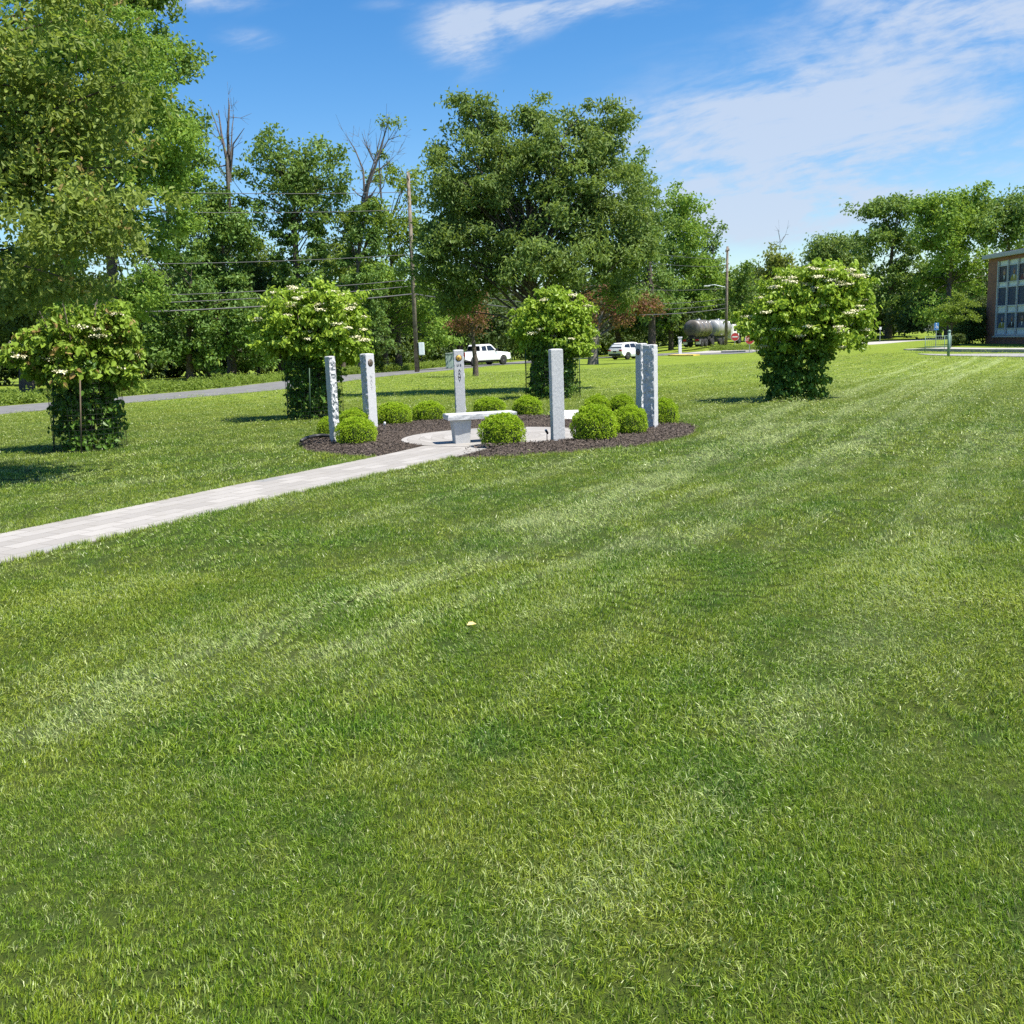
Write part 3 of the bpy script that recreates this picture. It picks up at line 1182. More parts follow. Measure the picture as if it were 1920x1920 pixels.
def viburnum(cx, by, col, crown, label, net=True, seed=1, stakes=(), flowers=26, redleaf=0.0):
    """col: (x0,x1,ytop); crown: list of lobes px (x,y,rx,ry)"""
    g_ = gp(cx, by)
    D = g_.y+((col[1]-col[0])/2/F*g_.y)*.6
    s = D/F
    X0 = g_.x*D/g_.y
    gz0 = gz(X0, D)
    t = thing('viburnum_tree', label, 'small tree', (X0, D, gz0), 0, 'leafy small trees round the memorial')
    rng = np.random.default_rng(seed)

    def loc(px, py):
        p = at(px, py, D)
        return np.array([p.x-X0, 0.0, p.z-gz0])
    # stems
    mb = MB()
    for k in range(7):
        a = k*.9+seed
        q0 = (math.cos(a)*.10, math.sin(a)*.10, -.05)
        q1 = (math.cos(a)*.16, math.sin(a)*.16, .9)
        q2 = (math.cos(a)*.40, math.sin(a)*.40, 1.9)
        q3 = (math.cos(a)*.62, math.sin(a)*.62, 2.5)
        mb.tube([q0, q1, q2, q3], [.028, .024, .016, .006], 6)
    mb.build('trunk', MT['bark'], t)
    # crown
    cl = []
    for (x, y, rx, ry) in crown:
        c = loc(x, y)
        r = (rx*s, rx*s*.95, ry*s)
        n = int(95*(rx*s)*(ry*s)/.5)+12
        cl.append(ellipsoid_pts(rng, n, c, r, .42))
    # sprigs that break up the outline
    for (x, y, rx, ry) in crown:
        c = loc(x, y)
        k_ = 9
        u_ = unit(rng.normal(0, 1, (k_, 3))+np.array([0, 0, .35]))
        for sc_ in (1.08, 1.25):
            cl.append(c+u_*np.array([rx*s, rx*s, ry*s])*sc_)
    cl = np.vstack(cl)
    parts = [rand_leaves(rng, cl, .17, 26, .115, upw=.75, outw=.75, rndw=.55, droopy=.65, aspect=.62, hexa=True, cv=.35)]
    V, T, r = parts[0]
    if redleaf:
        r = np.clip(r+rng.uniform(0, redleaf, len(r)), 0, 1)
    link('crown', fast_mesh('crown', V, T, {'rnd': ('FACE', r)}, [lf_vibw if redleaf else lf_vib]), t)
    # column
    x0, x1, yt = col
    c0 = loc((x0+x1)/2, by)
    ctop = loc((x0+x1)/2, yt)
    R = (x1-x0)/2*s
    n = int(250*R*ctop[2]/1.0)+30
    a = rng.uniform(0, 2*np.pi, n)
    rr = R*.93*rng.uniform(.45, 1, n)
    h = rng.uniform(.05, 1, n)*(ctop[2]+.1)
    wv = 1+.06*np.sin(h*5+seed)
    cc = np.stack([rr*np.cos(a)*wv+ctop[0]*.5, rr*np.sin(a)*wv, h], 1)
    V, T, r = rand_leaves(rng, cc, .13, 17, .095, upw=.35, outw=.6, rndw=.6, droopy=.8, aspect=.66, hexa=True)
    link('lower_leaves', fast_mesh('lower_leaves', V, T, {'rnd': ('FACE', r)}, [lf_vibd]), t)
    # blossoms: flat-topped cream clusters on the sunlit outside
    if flowers:
        C = []
        for k in range(flowers):
            x, y, rx, ry = crown[k % len(crown)]
            c = loc(x, y)
            u = unit(np.array([rng.normal(0, .8), -abs(rng.normal(.5, .5)), rng.normal(.35, .5)]))
            C.append(c+u*np.array([rx*s, rx*s, ry*s])*1.06)
        C = np.array(C)
        V, T, r = rand_leaves(rng, C, .12, 110, .036, upw=1.0, outw=.2, rndw=.4, droopy=0, flat=.22, aspect=.9)
        link('blossoms', fast_mesh('blossoms', V, T, {'rnd': ('FACE', r)}, [m_flower]), t)
    # netting held by stakes
    if net:
        mb = MB()
        Rn = R*1.0
        top = ctop[2]-.02
        nseg = 40
        for k in range(int(top/.085)):
            z = .03+k*.085
            pts = [(Rn*math.cos(2*math.pi*i/nseg)+ctop[0]*.5, Rn*math.sin(2*math.pi*i/nseg), z) for i in range(nseg+1)]
            mb.tube(pts, .0025, 3, cap=False)
        for i in range(nseg):
            a_ = 2*math.pi*i/nseg
            mb.tube([(Rn*math.cos(a_)+ctop[0]*.5, Rn*math.sin(a_), 0), (Rn*math.cos(a_)+ctop[0]*.5, Rn*math.sin(a_), top)], .0025, 3, cap=False)
        mb.build('netting', m_net, t)
    for (sx_, syb, syt, wood) in stakes:
        gs = gp(sx_, syb)
        tp = at(sx_-2, syt, gs.y)
        MB().tube([(gs.x-X0, gs.y-D, -.05), (tp.x-X0, gs.y-D, tp.z-gz0)], .012, 6).build('stake', m_stake_w if wood else m_stake, t)
    return t


viburnum(165, 846, (98, 226, 690), [(150, 640, 62, 60), (205, 650, 45, 55), (95, 665, 62, 38), (190, 605, 48, 32), (235, 680, 22, 32), (150, 690, 90, 22)],
         'leafy tree at the left with a netted dark column and reddish young leaves', seed=4, flowers=14, redleaf=.12,
         stakes=[(101, 846, 700, False), (152, 851, 712, True)])
viburnum(590, 786, (536, 640, 672), [(570, 600, 70, 50), (630, 600, 55, 52), (520, 620, 42, 42), (650, 640, 40, 32), (580, 565, 60, 28), (590, 650, 78, 30), (545, 575, 40, 30), (585, 610, 90, 60)],
         'leafy tree with cream blossoms behind the two left pillars', seed=9, flowers=60,
         stakes=[(540, 787, 690, False), (582, 790, 690, False)])
viburnum(1036, 748, (985, 1086, 640), [(1030, 600, 60, 45), (1075, 610, 38, 45), (1000, 620, 42, 30), (1045, 570, 40, 25), (1040, 640, 58, 22), (1095, 640, 16, 24)],
         'leafy netted tree standing between the lettered pillar and the lone front pillar', seed=13, flowers=12,
         stakes=[(987, 749, 650, False), (1088, 747, 650, False)])
viburnum(1490, 752, (1428, 1560, 650), [(1500, 580, 95, 62), (1560, 580, 70, 70), (1455, 590, 50, 48), (1600, 600, 32, 48), (1520, 530, 70, 30), (1440, 630, 34, 26), (1560, 535, 60, 32), (1510, 630, 90, 36), (1595, 565, 26, 40)],
         'largest blossoming tree, without netting, alone on the right of the lawn', net=False, seed=21, flowers=80)
# ------------------------------------------------------------------ big trees
LF = {
    'oak': leafmat('oak_leaf', (0.086, 0.155, 0.034), (0.172, 0.275, 0.062), (0.253, 0.360, 0.090), trans=.36),
    'maple': leafmat('maple_leaf', (0.121, 0.221, 0.031), (0.230, 0.362, 0.056), (0.322, 0.446, 0.078), trans=.42),
    'olive': leafmat('olive_leaf', (.125, .180, .034), (.265, .335, .070), (.38, .27, .10), trans=.46),
    'big': leafmat('elm_leaf', (.095, .155, .038), (.200, .285, .075), (.27, .35, .11), trans=.40),
    'ivy': leafmat('ivy_leaf', (0.069, 0.139, 0.029), (0.144, 0.248, 0.050), (0.184, 0.298, 0.067), trans=.30),
    'light': leafmat('locust_leaf', (.125, .195, .028), (.22, .30, .050), (.29, .37, .08), trans=.46),
    'dark': leafmat('shade_leaf', (.036, .066, .018), (.075, .120, .030), (.12, .17, .04), trans=.26),
    'red': leafmat('copper_leaf', (.105, .045, .028), (.22, .090, .052), (.28, .14, .06), trans=.32),
    'grey': leafmat('maple_grey_leaf', (0.115, 0.184, 0.050), (0.184, 0.267, 0.073), (0.196, 0.285, 0.078), trans=.34),
    'yell': leafmat('yellow_green_leaf', (.14, .175, .036), (.23, .255, .062), (.28, .30, .08), trans=.40),
}


def limbs(mb, rng, base_r, trunk_pts, targets, count, rmin=.015):
    """trunk_pts: list of (x,y,z); limbs leave the trunk and reach clump centres"""
    tp = np.array(trunk_pts, float)
    if len(targets) == 0:
        return
    sel = targets[rng.choice(len(targets), min(count, len(targets)), replace=False)]
    top = tp[-1]
    for q in sel:
        # start on the trunk somewhat below the target
        hz = min(top[2], max(tp[0][2]+(top[2]-tp[0][2])*.35, q[2]-np.hypot(q[0]-top[0], q[1]-top[1])*rng.uniform(.5, 1.0)))
        s = np.array([np.interp(hz, tp[:, 2], tp[:, k]) for k in range(3)])
        d = q-s
        L = np.linalg.norm(d)
        m1 = s+d*.35+np.array([0, 0, .10*L])+rng.normal(0, .05*L, 3)
        m2 = s+d*.7+np.array([0, 0, .07*L])+rng.normal(0, .05*L, 3)
        r0 = max(rmin*1.3, min(base_r*.32, .009*L+.012))
        mb.tube([s, m1, m2, q], [r0, r0*.7, r0*.45, rmin*.6], 5, cap=False)


def tree(name, label, cat, D, trunk_px, lobes, leaf, ls, cr=.9, per=90, dens=1.0, trunk_r=.3, trunk_top=None, seed=1, nl=34,
         group=None, flat=.68, bark='bark', shell=.45, upw=.45, rndw=.7, base_y=None, depth=1.0, hexa=False, aspect=.6, ivy=None, bare=(), jit=.35):
    rng = np.random.default_rng(seed)
    if base_y is None:
        g0 = at(trunk_px, 640, D)
        X0, Y0 = g0.x, D
    else:
        g0 = gp(trunk_px, base_y)
        X0, Y0, D = g0.x, g0.y, g0.y
    z0 = gz(X0, Y0)
    t = thing(name, label, cat, (X0, Y0, z0), 0, group)
    s = D/F
    O = np.array([X0, Y0, z0])
    cl = []
    for lb in lobes:
        x, y, rx, ry = lb[:4]
        dd = lb[4] if len(lb) > 4 else 0.0
        if len(lb) < 5:
            dd = float(np.clip(rng.normal(0, jit), -1, 1))*min(rx, 130)*s*depth
        c = np.array(at(x, y, D+dd))-O
        k = (D+dd)/F
        r = np.array([rx*k, rx*k*depth, ry*k])
        vol = r[0]*r[2]/(cr*cr)
        n = max(4, int(3.6*vol*dens))
        n1_ = int(n*.55)
        ns = max(3, int(n1_/5))
        sc_ = ellipsoid_pts(rng, ns, c, r*.84, shell)
        own = sc_[rng.integers(0, ns, n1_)]
        cl.append(own+rng.normal(0, 1, (n1_, 3))*np.array([cr*.6, cr*.6, cr*.42]))
        cl.append(ellipsoid_pts(rng, n-n1_, c, r*.90, shell))
    if cl:
        cl = np.vstack(cl)
        cl = cl[cl[:, 2] > .4]
        V, T, r = rand_leaves(rng, cl, cr, per, ls, upw=upw, rndw=rndw, flat=flat, hexa=hexa, aspect=aspect)
        link('crown', fast_mesh('crown', V, T, {'rnd': ('FACE', r)}, [LF[leaf]]), t)
        zt = cl[:, 2].max()
        cxm, cym = cl[:, 0].mean(), cl[:, 1].mean()
    else:
        zt, cxm, cym = 8, 0, 0
    mb = MB()
    th = trunk_top if trunk_top else zt*.72
    tp = [(0, 0, -.2), (trunk_r*.2, .1, th*.25), (cxm*.12, cym*.12, th*.5), (cxm*.22, cym*.22, th*.75), (cxm*.4, cym*.4, th)]
    mb.tube(tp, [trunk_r*1.35, trunk_r, trunk_r*.85, trunk_r*.6, trunk_r*.3], 9, cap=False)
    if len(cl):
        limbs(mb, rng, trunk_r, tp[1:], cl, nl)
    for br in bare:      # bare dead branches as pixel polylines
        pts = [np.array(at(x, y, D))-O for x, y in br[0]]
        for p_ in pts:
            p_[1] += rng.normal(0, .2)
        rad = list(np.linspace(br[1], br[2], len(pts)))
        mb.tube(pts, rad, 6, cap=False)
        # twigs
        for k in range(br[3] if len(br) > 3 else 0):
            i = rng.integers(1, len(pts))
            a = pts[i-1]+(pts[i]-pts[i-1])*rng.uniform()
            d = unit((pts[i]-pts[i-1])+rng.normal(0, .9, 3)*np.linalg.norm(pts[i]-pts[i-1]))
            L = rng.uniform(.6, 2.0)
            mid = a+d*L*.5
            end = a+d*L+np.array([0, 0, L*.25])
            mb.tube([a, mid, end], [rad[i]*.45, rad[i]*.28, .008], 4, cap=False)
            for _ in range(2):
                d2 = unit(d+rng.normal(0, .6, 3))
                mb.tube([mid, mid+d2*L*.45], [.014, .005], 3, cap=False)
    mb.build('trunk', MT[bark], t)
    if ivy:
        n = ivy[4]
        (x0, y0), (x1, y1) = ivy[0], ivy[1]
        a = np.array(at(x0, y0, D))-O
        c = np.array(at(x1, y1, D))-O
        u = rng.uniform(0, 1, n)
        R = ivy[2]+(ivy[3]-ivy[2])*u
        ph = rng.uniform(0, 2*np.pi, n)
        ctr_ = a+(c-a)*u[:, None]
        q = ctr_+np.stack([R*np.cos(ph), R*np.sin(ph), rng.normal(0, .2, n)], 1)*rng.uniform(.6, 1.15, (n, 1))
        V, T, r = rand_leaves(rng, q, .45, 60, ls*.95, upw=.5, outw=.6)
        link('ivy', fast_mesh('ivy', V, T, {'rnd': ('FACE', r)}, [LF['ivy']]), t)
    return t


WG = 'trees of the wood along the road'
# big shade tree on the lawn, trunk behind the netted tree
tree('shade_tree', 'broad dark green shade tree with fanning limbs behind the memorial', 'tree', 33, 1008,
     [(880, 330, 85, 90), (1010, 300, 110, 90), (1120, 290, 75, 75), (1140, 250, 42, 42), (900, 260, 42, 50), (850, 430, 90, 80), (960, 420, 120, 90), (1090, 400, 110, 100),
      (1160, 380, 60, 70), (820, 500, 60, 45), (920, 520, 90, 45), (1040, 490, 110, 50), (1150, 480, 80, 70), (1200, 470, 40, 50), (870, 560, 50, 40), (1170, 550, 40, 36),
      (880, 215, 14, 26), (862, 190, 9, 14), (905, 200, 9, 22), (935, 235, 9, 18), (985, 225, 10, 28), (1000, 212, 8, 14), (830, 290, 24, 26), (1075, 240, 30, 24), (1160, 215, 24, 18), (1020, 240, 16, 22),
      (845, 350, 55, 60), (1185, 330, 24, 30)],
     'big', .165, cr=.46, per=96, dens=1.45, trunk_r=.22, trunk_top=4.2, seed=31, nl=120, base_y=733, flat=.55, shell=.5, rndw=.8, aspect=.42, depth=1.15, jit=.3)

# near left tree whose trunk stands outside the frame
tree('near_tree', 'nearest tree, large olive green leaves with brownish tips hanging in at the left', 'tree', 13, -260,
     [(40, 80, 150, 120), (-60, 250, 170, 150), (120, 250, 130, 120), (60, 400, 170, 110), (190, 420, 90, 80), (-30, 520, 130, 80), (110, 510, 130, 70), (220, 130, 70, 90),
      (180, 330, 110, 80), (260, 400, 50, 50), (-200, 100, 200, 200), (-220, 350, 180, 180), (90, -60, 170, 90), (130, 540, 60, 30), (10, 180, 110, 90), (20, 300, 110, 90), (70, 330, 120, 70), (150, 180, 90, 70)],
     'olive', .088, cr=.32, per=74, dens=1.08, trunk_r=.12, trunk_top=5.5, seed=41, nl=60, flat=.55, hexa=True, aspect=.5, rndw=1.0)
tree('maple_tree', 'tall bright green maple at the left behind the nearest tree', 'tree', 37, 232,
     [(70, 70, 120, 110), (60, 230, 120, 110), (240, 120, 100, 130), (300, 230, 80, 90), (180, 60, 120, 110), (220, 320, 120, 90), (320, 330, 55, 50), (340, 420, 40, 35), (250, 440, 70, 55), (290, 540, 45, 45), (120, 200, 100, 130),
      (200, -60, 90, 80), (140, 420, 110, 90), (250, 560, 60, 60), (350, 380, 22, 30), (150, 560, 100, 60)],
     'maple', .20, cr=.62, per=84, dens=1.05, trunk_r=.22, seed=43, nl=60, flat=.55, base_y=735)
tree('oak_tree', 'tall dark oak reaching highest against the sky at the upper left', 'tree', 72, 215,
     [(280, 30, 60, 60), (300, 100, 55, 60), (345, 140, 30, 38), (330, 240, 70, 60), (375, 250, 34, 34), (300, 330, 80, 70), (350, 310, 50, 50), (230, -40, 80, 80), (340, 420, 40, 90), (360, 560, 40, 60), (300, 620, 60, 50), (250, 200, 100, 120)],
     'oak', .34, cr=.95, per=77, dens=0.85, trunk_r=.4, seed=45, nl=60, group=WG)
tree('left_wood_tree', 'dark tree with a stout trunk behind the left netted tree', 'tree', 58, 40,
     [(20, 560, 120, 80), (150, 560, 60, 50), (90, 500, 80, 50), (60, 640, 60, 40), (-60, 620, 90, 80), (-120, 500, 120, 120)], 'dark', .28, cr=.8, per=70, dens=1.06, trunk_r=.35, seed=46, nl=30, group=WG)
tree('dead_snag', 'bare dead tree sticking up left of the airy oak, its lower trunk wrapped in ivy', 'dead tree', 76, 430,
     [(410, 380, 46, 45), (450, 430, 50, 60), (400, 500, 50, 60), (440, 540, 46, 60), (425, 620, 50, 60), (380, 450, 30, 40), (470, 590, 40, 40)], 'ivy', .30, cr=.8, per=70, dens=0.94,
     trunk_r=.3, seed=47, nl=20, group=WG, bark='dead_wood', ivy=((428, 640), (428, 360), 2.0, 1.3, 110),
     bare=[([(428, 400), (427, 300), (415, 250), (408, 205)], .17, .03, 8), ([(428, 340), (426, 250), (430, 200), (428, 183)], .14, .02, 6), ([(430, 320), (437, 270), (458, 240)], .09, .02, 5), ([(420, 275), (405, 230), (394, 200)], .06, .015, 4), ([(434, 300), (436, 240), (436, 213)], .06, .02, 3)])
tree('airy_oak', 'airy oak with twin rounded tops standing in the wood above the left blossoming tree', 'tree', 78, 562,
     [(510, 270, 48, 42), (590, 285, 62, 45), (550, 340, 95, 55), (480, 320, 35, 45), (630, 330, 30, 36), (520, 400, 60, 30), (600, 400, 50, 40), (575, 350, 90, 60)],
     'oak', .30, cr=.85, per=61, dens=0.78, trunk_r=.36, trunk_top=13, seed=51, nl=80, group=WG, ivy=((565, 660), (560, 400), 2.4, 1.7, 210))
tree('ivied_snag', 'half dead leaning tree with bare branches above its ivy covered trunk', 'dead tree', 77, 668,
     [(735, 225, 14, 16), (722, 300, 10, 12), (650, 430, 30, 50), (700, 400, 26, 30)], 'light', .26, cr=.6, per=40, dens=0.94, trunk_r=.3, trunk_top=8, seed=53, nl=16, group=WG, bark='dead_wood',
     ivy=((672, 660), (686, 375), 2.3, 1.0, 200),
     bare=[([(680, 400), (690, 350), (705, 310), (718, 262), (728, 230)], .18, .03, 16), ([(684, 360), (682, 320), (665, 280), (650, 255)], .10, .02, 10), ([(705, 310), (690, 280), (678, 262)], .07, .015, 8), ([(700, 325), (725, 310), (738, 295)], .06, .015, 9), ([(712, 290), (728, 262), (748, 255)], .06, .015, 9)])
tree('locust_tree', 'light green feathery tree left of the utility pole', 'tree', 84, 745,
     [(745, 350, 45, 32), (775, 345, 35, 30), (740, 410, 50, 45), (730, 480, 55, 45), (690, 500, 40, 40), (770, 430, 40, 60), (640, 480, 30, 60)], 'light', .32, cr=.85, per=54, dens=0.65, trunk_r=.25, seed=55, nl=50, group=WG)
tree('roadside_maple', 'bright green low spreading tree just left of the utility pole', 'tree', 82, 720,
     [(720, 560, 55, 40), (670, 590, 50, 45), (750, 510, 50, 40), (700, 520, 50, 40), (760, 600, 45, 50), (800, 560, 50, 50), (820, 620, 45, 40)], 'maple', .30, cr=.8, per=70, dens=0.89, trunk_r=.22, seed=57, nl=40, group=WG)
tree('wood_tree', 'mid green tree low in the wood under the dead snag', 'tree', 72, 350,
     [(350, 560, 60, 60), (390, 640, 60, 50), (320, 640, 50, 50), (440, 600, 50, 55), (480, 650, 55, 45), (330, 480, 35, 45)], 'ivy', .30, cr=.8, per=77, dens=1.00, trunk_r=.22, seed=59, nl=40, group=WG)
tree('wood_tree', 'dark tree of the wood directly behind the left blossoming tree', 'tree', 80, 520,
     [(520, 560, 60, 50), (590, 600, 70, 60), (500, 640, 60, 50), (640, 620, 55, 55), (700, 650, 50, 40), (480, 520, 30, 50)], 'dark', .32, cr=.85, per=77, dens=1.06, trunk_r=.24, seed=61, nl=40, group=WG)
tree('wood_tree', 'light green sapling over the wires between the dead snag and the airy oak', 'tree', 82, 480,
     [(480, 470, 26, 30), (470, 510, 34, 26), (500, 500, 26, 26)], 'light', .28, cr=.6, per=47, dens=0.83, trunk_r=.12, seed=63, nl=16, group=WG)
tree('wood_tree', 'tall thin dark tree seen through the gap right of the maple', 'tree', 84, 385,
     [(370, 430, 34, 80), (360, 520, 40, 60), (400, 380, 30, 40)], 'oak', .34, cr=.9, per=54, dens=0.59, trunk_r=.22, seed=64, nl=30, group=WG)
tree('wood_tree', 'dark tree deep in the wood between the dead snag and the airy oak', 'tree', 90, 455,
     [(440, 500, 60, 60), (480, 560, 60, 50), (400, 560, 60, 50), (340, 520, 50, 60)], 'dark', .40, cr=1.1, per=66, dens=.9, trunk_r=.2, seed=161, nl=24, group=WG)
tree('wood_tree', 'dark tree deep in the wood behind the half dead leaning tree', 'tree', 92, 640,
     [(620, 500, 55, 55), (680, 530, 60, 50), (740, 560, 50, 50), (560, 540, 60, 50)], 'dark', .40, cr=1.1, per=66, dens=.9, trunk_r=.2, seed=163, nl=24, group=WG)
tree('wood_tree', 'dark tree deep in the wood behind the bright green maple', 'tree', 90, 120,
     [(60, 520, 80, 60), (160, 540, 80, 60), (240, 560, 70, 50), (-40, 520, 80, 60)], 'dark', .40, cr=1.1, per=66, dens=.9, trunk_r=.2, seed=165, nl=24, group=WG)
# behind the shade tree
tree('roadside_oak', 'green tree rising just right of the broad shade tree', 'tree', 118, 1222,
     [(1190, 340, 50, 70), (1220, 420, 55, 70), (1180, 470, 60, 80), (1230, 500, 50, 60), (1200, 560, 50, 40), (1240, 570, 44, 34), (1150, 540, 50, 50)], 'oak', .40, cr=1.1, per=70, dens=0.94, trunk_r=.4, seed=65, nl=40)
tree('roadside_oak', 'bright green tall tree above the white marker post', 'tree', 135, 1258,
     [(1265, 400, 45, 55), (1290, 430, 50, 60), (1260, 500, 60, 60), (1310, 500, 46, 60), (1300, 560, 50, 40), (1240, 570, 50, 40)], 'maple', .46, cr=1.3, per=73, dens=1.00, trunk_r=.3, seed=67, nl=40)
tree('roadside_oak', 'green tree left of the far utility pole', 'tree', 152, 1340,
     [(1335, 440, 24, 36), (1325, 500, 36, 50), (1345, 550, 36, 46), (1345, 590, 36, 26)], 'oak', .46, cr=1.2, per=66, dens=1.00, trunk_r=.4, seed=69, nl=30)
tree('background_tree', 'dark tree filling the wood behind the pickup', 'tree', 100, 860,
     [(850, 560, 60, 50), (900, 600, 60, 40), (820, 620, 50, 40), (960, 600, 50, 40), (1010, 600, 50, 40)], 'dark', .44, cr=1.2, per=77, dens=1.18, trunk_r=.3, seed=70, nl=20)
tree('background_tree', 'dark tree filling the wood behind the white car', 'tree', 138, 1160,
     [(1000, 550, 50, 36), (1080, 545, 60, 36), (1150, 550, 50, 36), (1100, 590, 60, 36), (1160, 590, 60, 40), (1230, 600, 60, 34), (1290, 600, 40, 30), (1060, 600, 50, 36)], 'dark', .55, cr=1.5, per=77, dens=1.18, trunk_r=.4, seed=72, nl=20)
tree('purple_plum', 'small tree with dark purple leaves and a thin trunk in front of the pickup', 'tree', 56, 889,
     [(885, 570, 38, 30), (860, 590, 30, 26), (900, 600, 28, 24), (875, 610, 40, 22)], 'red', .15, cr=.45, per=54, dens=0.83, trunk_r=.14, seed=73, nl=30, trunk_top=3.2)
tree('copper_tree', 'copper leaved tree with a pale trunk left of the white car', 'tree', 78, 1111,
     [(1130, 560, 40, 30), (1190, 565, 50, 26), (1220, 570, 22, 22), (1110, 590, 34, 26), (1160, 590, 40, 26)], 'red', .22, cr=.6, per=59, dens=0.89, trunk_r=.36, seed=74, nl=30, trunk_top=4.0, bark='bark_grey')
# right side
RG = 'trees in the background on the right'
tree('right_tree', 'small dark green tree right of the far utility pole', 'tree', 140, 1385,
     [(1385, 520, 28, 32), (1395, 560, 40, 50), (1400, 600, 40, 34)], 'oak', .5, cr=1.3, per=70, dens=1.00, trunk_r=.3, seed=75, nl=24, group=RG)
tree('right_tree', 'yellowish green tree with a dead twig on top', 'tree', 120, 1450,
     [(1455, 490, 36, 34), (1445, 540, 46, 44), (1480, 540, 40, 50), (1430, 590, 50, 36)], 'yell', .42, cr=1.1, per=73, dens=1.06, trunk_r=.3, seed=77, nl=24, group=RG,
     bare=[([(1462, 540), (1463, 450), (1458, 430)], .05, .02, 3), ([(1463, 455), (1472, 440), (1478, 440)], .04, .02, 2)])
tree('right_tree', 'rounded greyish green maple behind the blossoming tree', 'tree', 150, 1560,
     [(1550, 460, 55, 40), (1590, 475, 50, 45), (1530, 500, 50, 50), (1600, 520, 50, 50), (1560, 560, 80, 50)], 'grey', .5, cr=1.5, per=87, dens=1.18, trunk_r=.4, seed=79, nl=24, group=RG)
tree('right_tree', 'dark oak with a layered crown reaching left over the greyish maple', 'tree', 128, 1665,
     [(1620, 400, 36, 26), (1660, 390, 46, 26), (1690, 420, 50, 50), (1640, 450, 40, 40), (1700, 500, 50, 60), (1660, 530, 46, 50), (1690, 580, 60, 40), (1700, 385, 36, 24)], 'oak', .44, cr=1.1, per=68, dens=0.89, trunk_r=.4, seed=81, nl=44, group=RG)
tree('right_tree', 'tall bright green tree left of the brick building', 'tree', 118, 1775,
     [(1770, 390, 56, 44), (1810, 385, 50, 36), (1760, 450, 60, 60), (1830, 430, 50, 60), (1790, 520, 70, 60), (1740, 400, 30, 40), (1850, 380, 36, 36), (1840, 500, 40, 50), (1770, 590, 60, 40)], 'maple', .42, cr=1.1, per=70, dens=1.00, trunk_r=.3, seed=83, nl=50, group=RG)
tree('right_tree', 'tall green tree rising behind the roof of the brick building', 'tree', 112, 1900,
     [(1890, 390, 50, 44), (1930, 400, 50, 50), (1900, 450, 70, 50), (1960, 450, 70, 70), (1870, 420, 30, 40)], 'oak', .42, cr=1.1, per=68, dens=1.00, trunk_r=.3, seed=85, nl=40, group=RG)
tree('right_tree', 'low dark tree at the foot of the background trees on the right', 'tree', 132, 1630,
     [(1610, 570, 50, 36), (1660, 600, 40, 26), (1580, 590, 40, 30)], 'dark', .48, cr=1.3, per=77, dens=1.12, trunk_r=.3, seed=87, nl=24, group=RG)
tree('right_tree', 'low dark tree beside the hedge of the building', 'tree', 122, 1760,
     [(1740, 590, 50, 34), (1800, 590, 50, 40), (1700, 600, 40, 26), (1840, 580, 30, 46)], 'dark', .46, cr=1.2, per=77, dens=1.12, trunk_r=.3, seed=88, nl=24, group=RG)
# ornamental tree before the building
tree('dogwood_tree', 'small layered yellow green tree in front of the building hedge', 'tree', 74, 1783,
     [(1795, 565, 26, 9), (1770, 578, 26, 8), (1815, 572, 22, 8), (1800, 588, 32, 8), (1765, 600, 18, 6), (1825, 598, 16, 5), (1790, 604, 30, 6), (1795, 553, 14, 7)], 'light', .16, cr=.4, per=51, dens=1.30, trunk_r=.07, seed=89, nl=36, flat=.3, trunk_top=3.0)

# hedge conifers before the building
def shrub(name, label, cat, px, D, w_, h_, leaf, ls, seed, n=60, per=80):
    rng = np.random.default_rng(seed)
    p = at(px, 640, D)
    t = thing(name, label, cat, (p.x, D, gz(p.x, D)))
    u = ellipsoid_pts(rng, n, (0, 0, h_*.5), (w_/2, w_/2, h_*.5), .4)
    V, T, r = rand_leaves(rng, u, w_*.18, per, ls)
    link('crown', fast_mesh('crown', V, T, {'rnd': ('FACE', r)}, [LF[leaf]]), t)
    mb = MB()
    tp = [(0, 0, -.1), (0, 0, h_*.4), (0, 0, h_*.8)]
    mb.tube(tp, [.06, .05, .02], 6)
    limbs(mb, rng, .05, tp, u, 14)
    mb.build('stems', MT['bark'], t)
    return t


shrub('conifer_shrub', 'tall dark evergreen beside the brick corner of the building', 'shrub', 1842, 82, 2.4, 3.9, 'dark', .16, 5, 130)
shrub('conifer_shrub', 'dark evergreen left of the tallest evergreen at the building', 'shrub', 1818, 80, 2.3, 3.1, 'dark', .16, 6, 130)
shrub('low_shrub', 'low round dark shrub at the left end of the building hedge', 'shrub', 1797, 76, 1.1, 1.0, 'dark', .12, 7, 50)

# ------------------------------------------------------------------ wood floor and far thicket
def band(name, label, cat, pts, thick, leaf, ls, n, clump, per, seed):
    """pts: (px, D, height)"""
    rng = np.random.default_rng(seed)
    W = np.array([[at(px, 640, D).x, D, h] for px, D, h in pts])
    W = resample(W, 1.0)
    i = rng.integers(0, len(W), n)
    q = W[i]
    x = q[:, 0]+rng.normal(0, .6, n)
    y = q[:, 1]+rng.uniform(0, thick, n)
    hn = np.array([mnoise.noise(Vector((a*.35, c_*.35, seed))) for a, c_ in zip(x, y)])
    z = terr(x, y)+rng.uniform(.02, 1, n)**.8*q[:, 2]*(1+.45*hn)
    V, T, r = rand_leaves(rng, np.stack([x, y, z], 1), clump, per, ls, upw=.45)
    o = link(name, fast_mesh(name, V, T, {'rnd': ('FACE', r)}, [LF[leaf]]))
    tag(o, label, cat, kind='stuff')
    return o


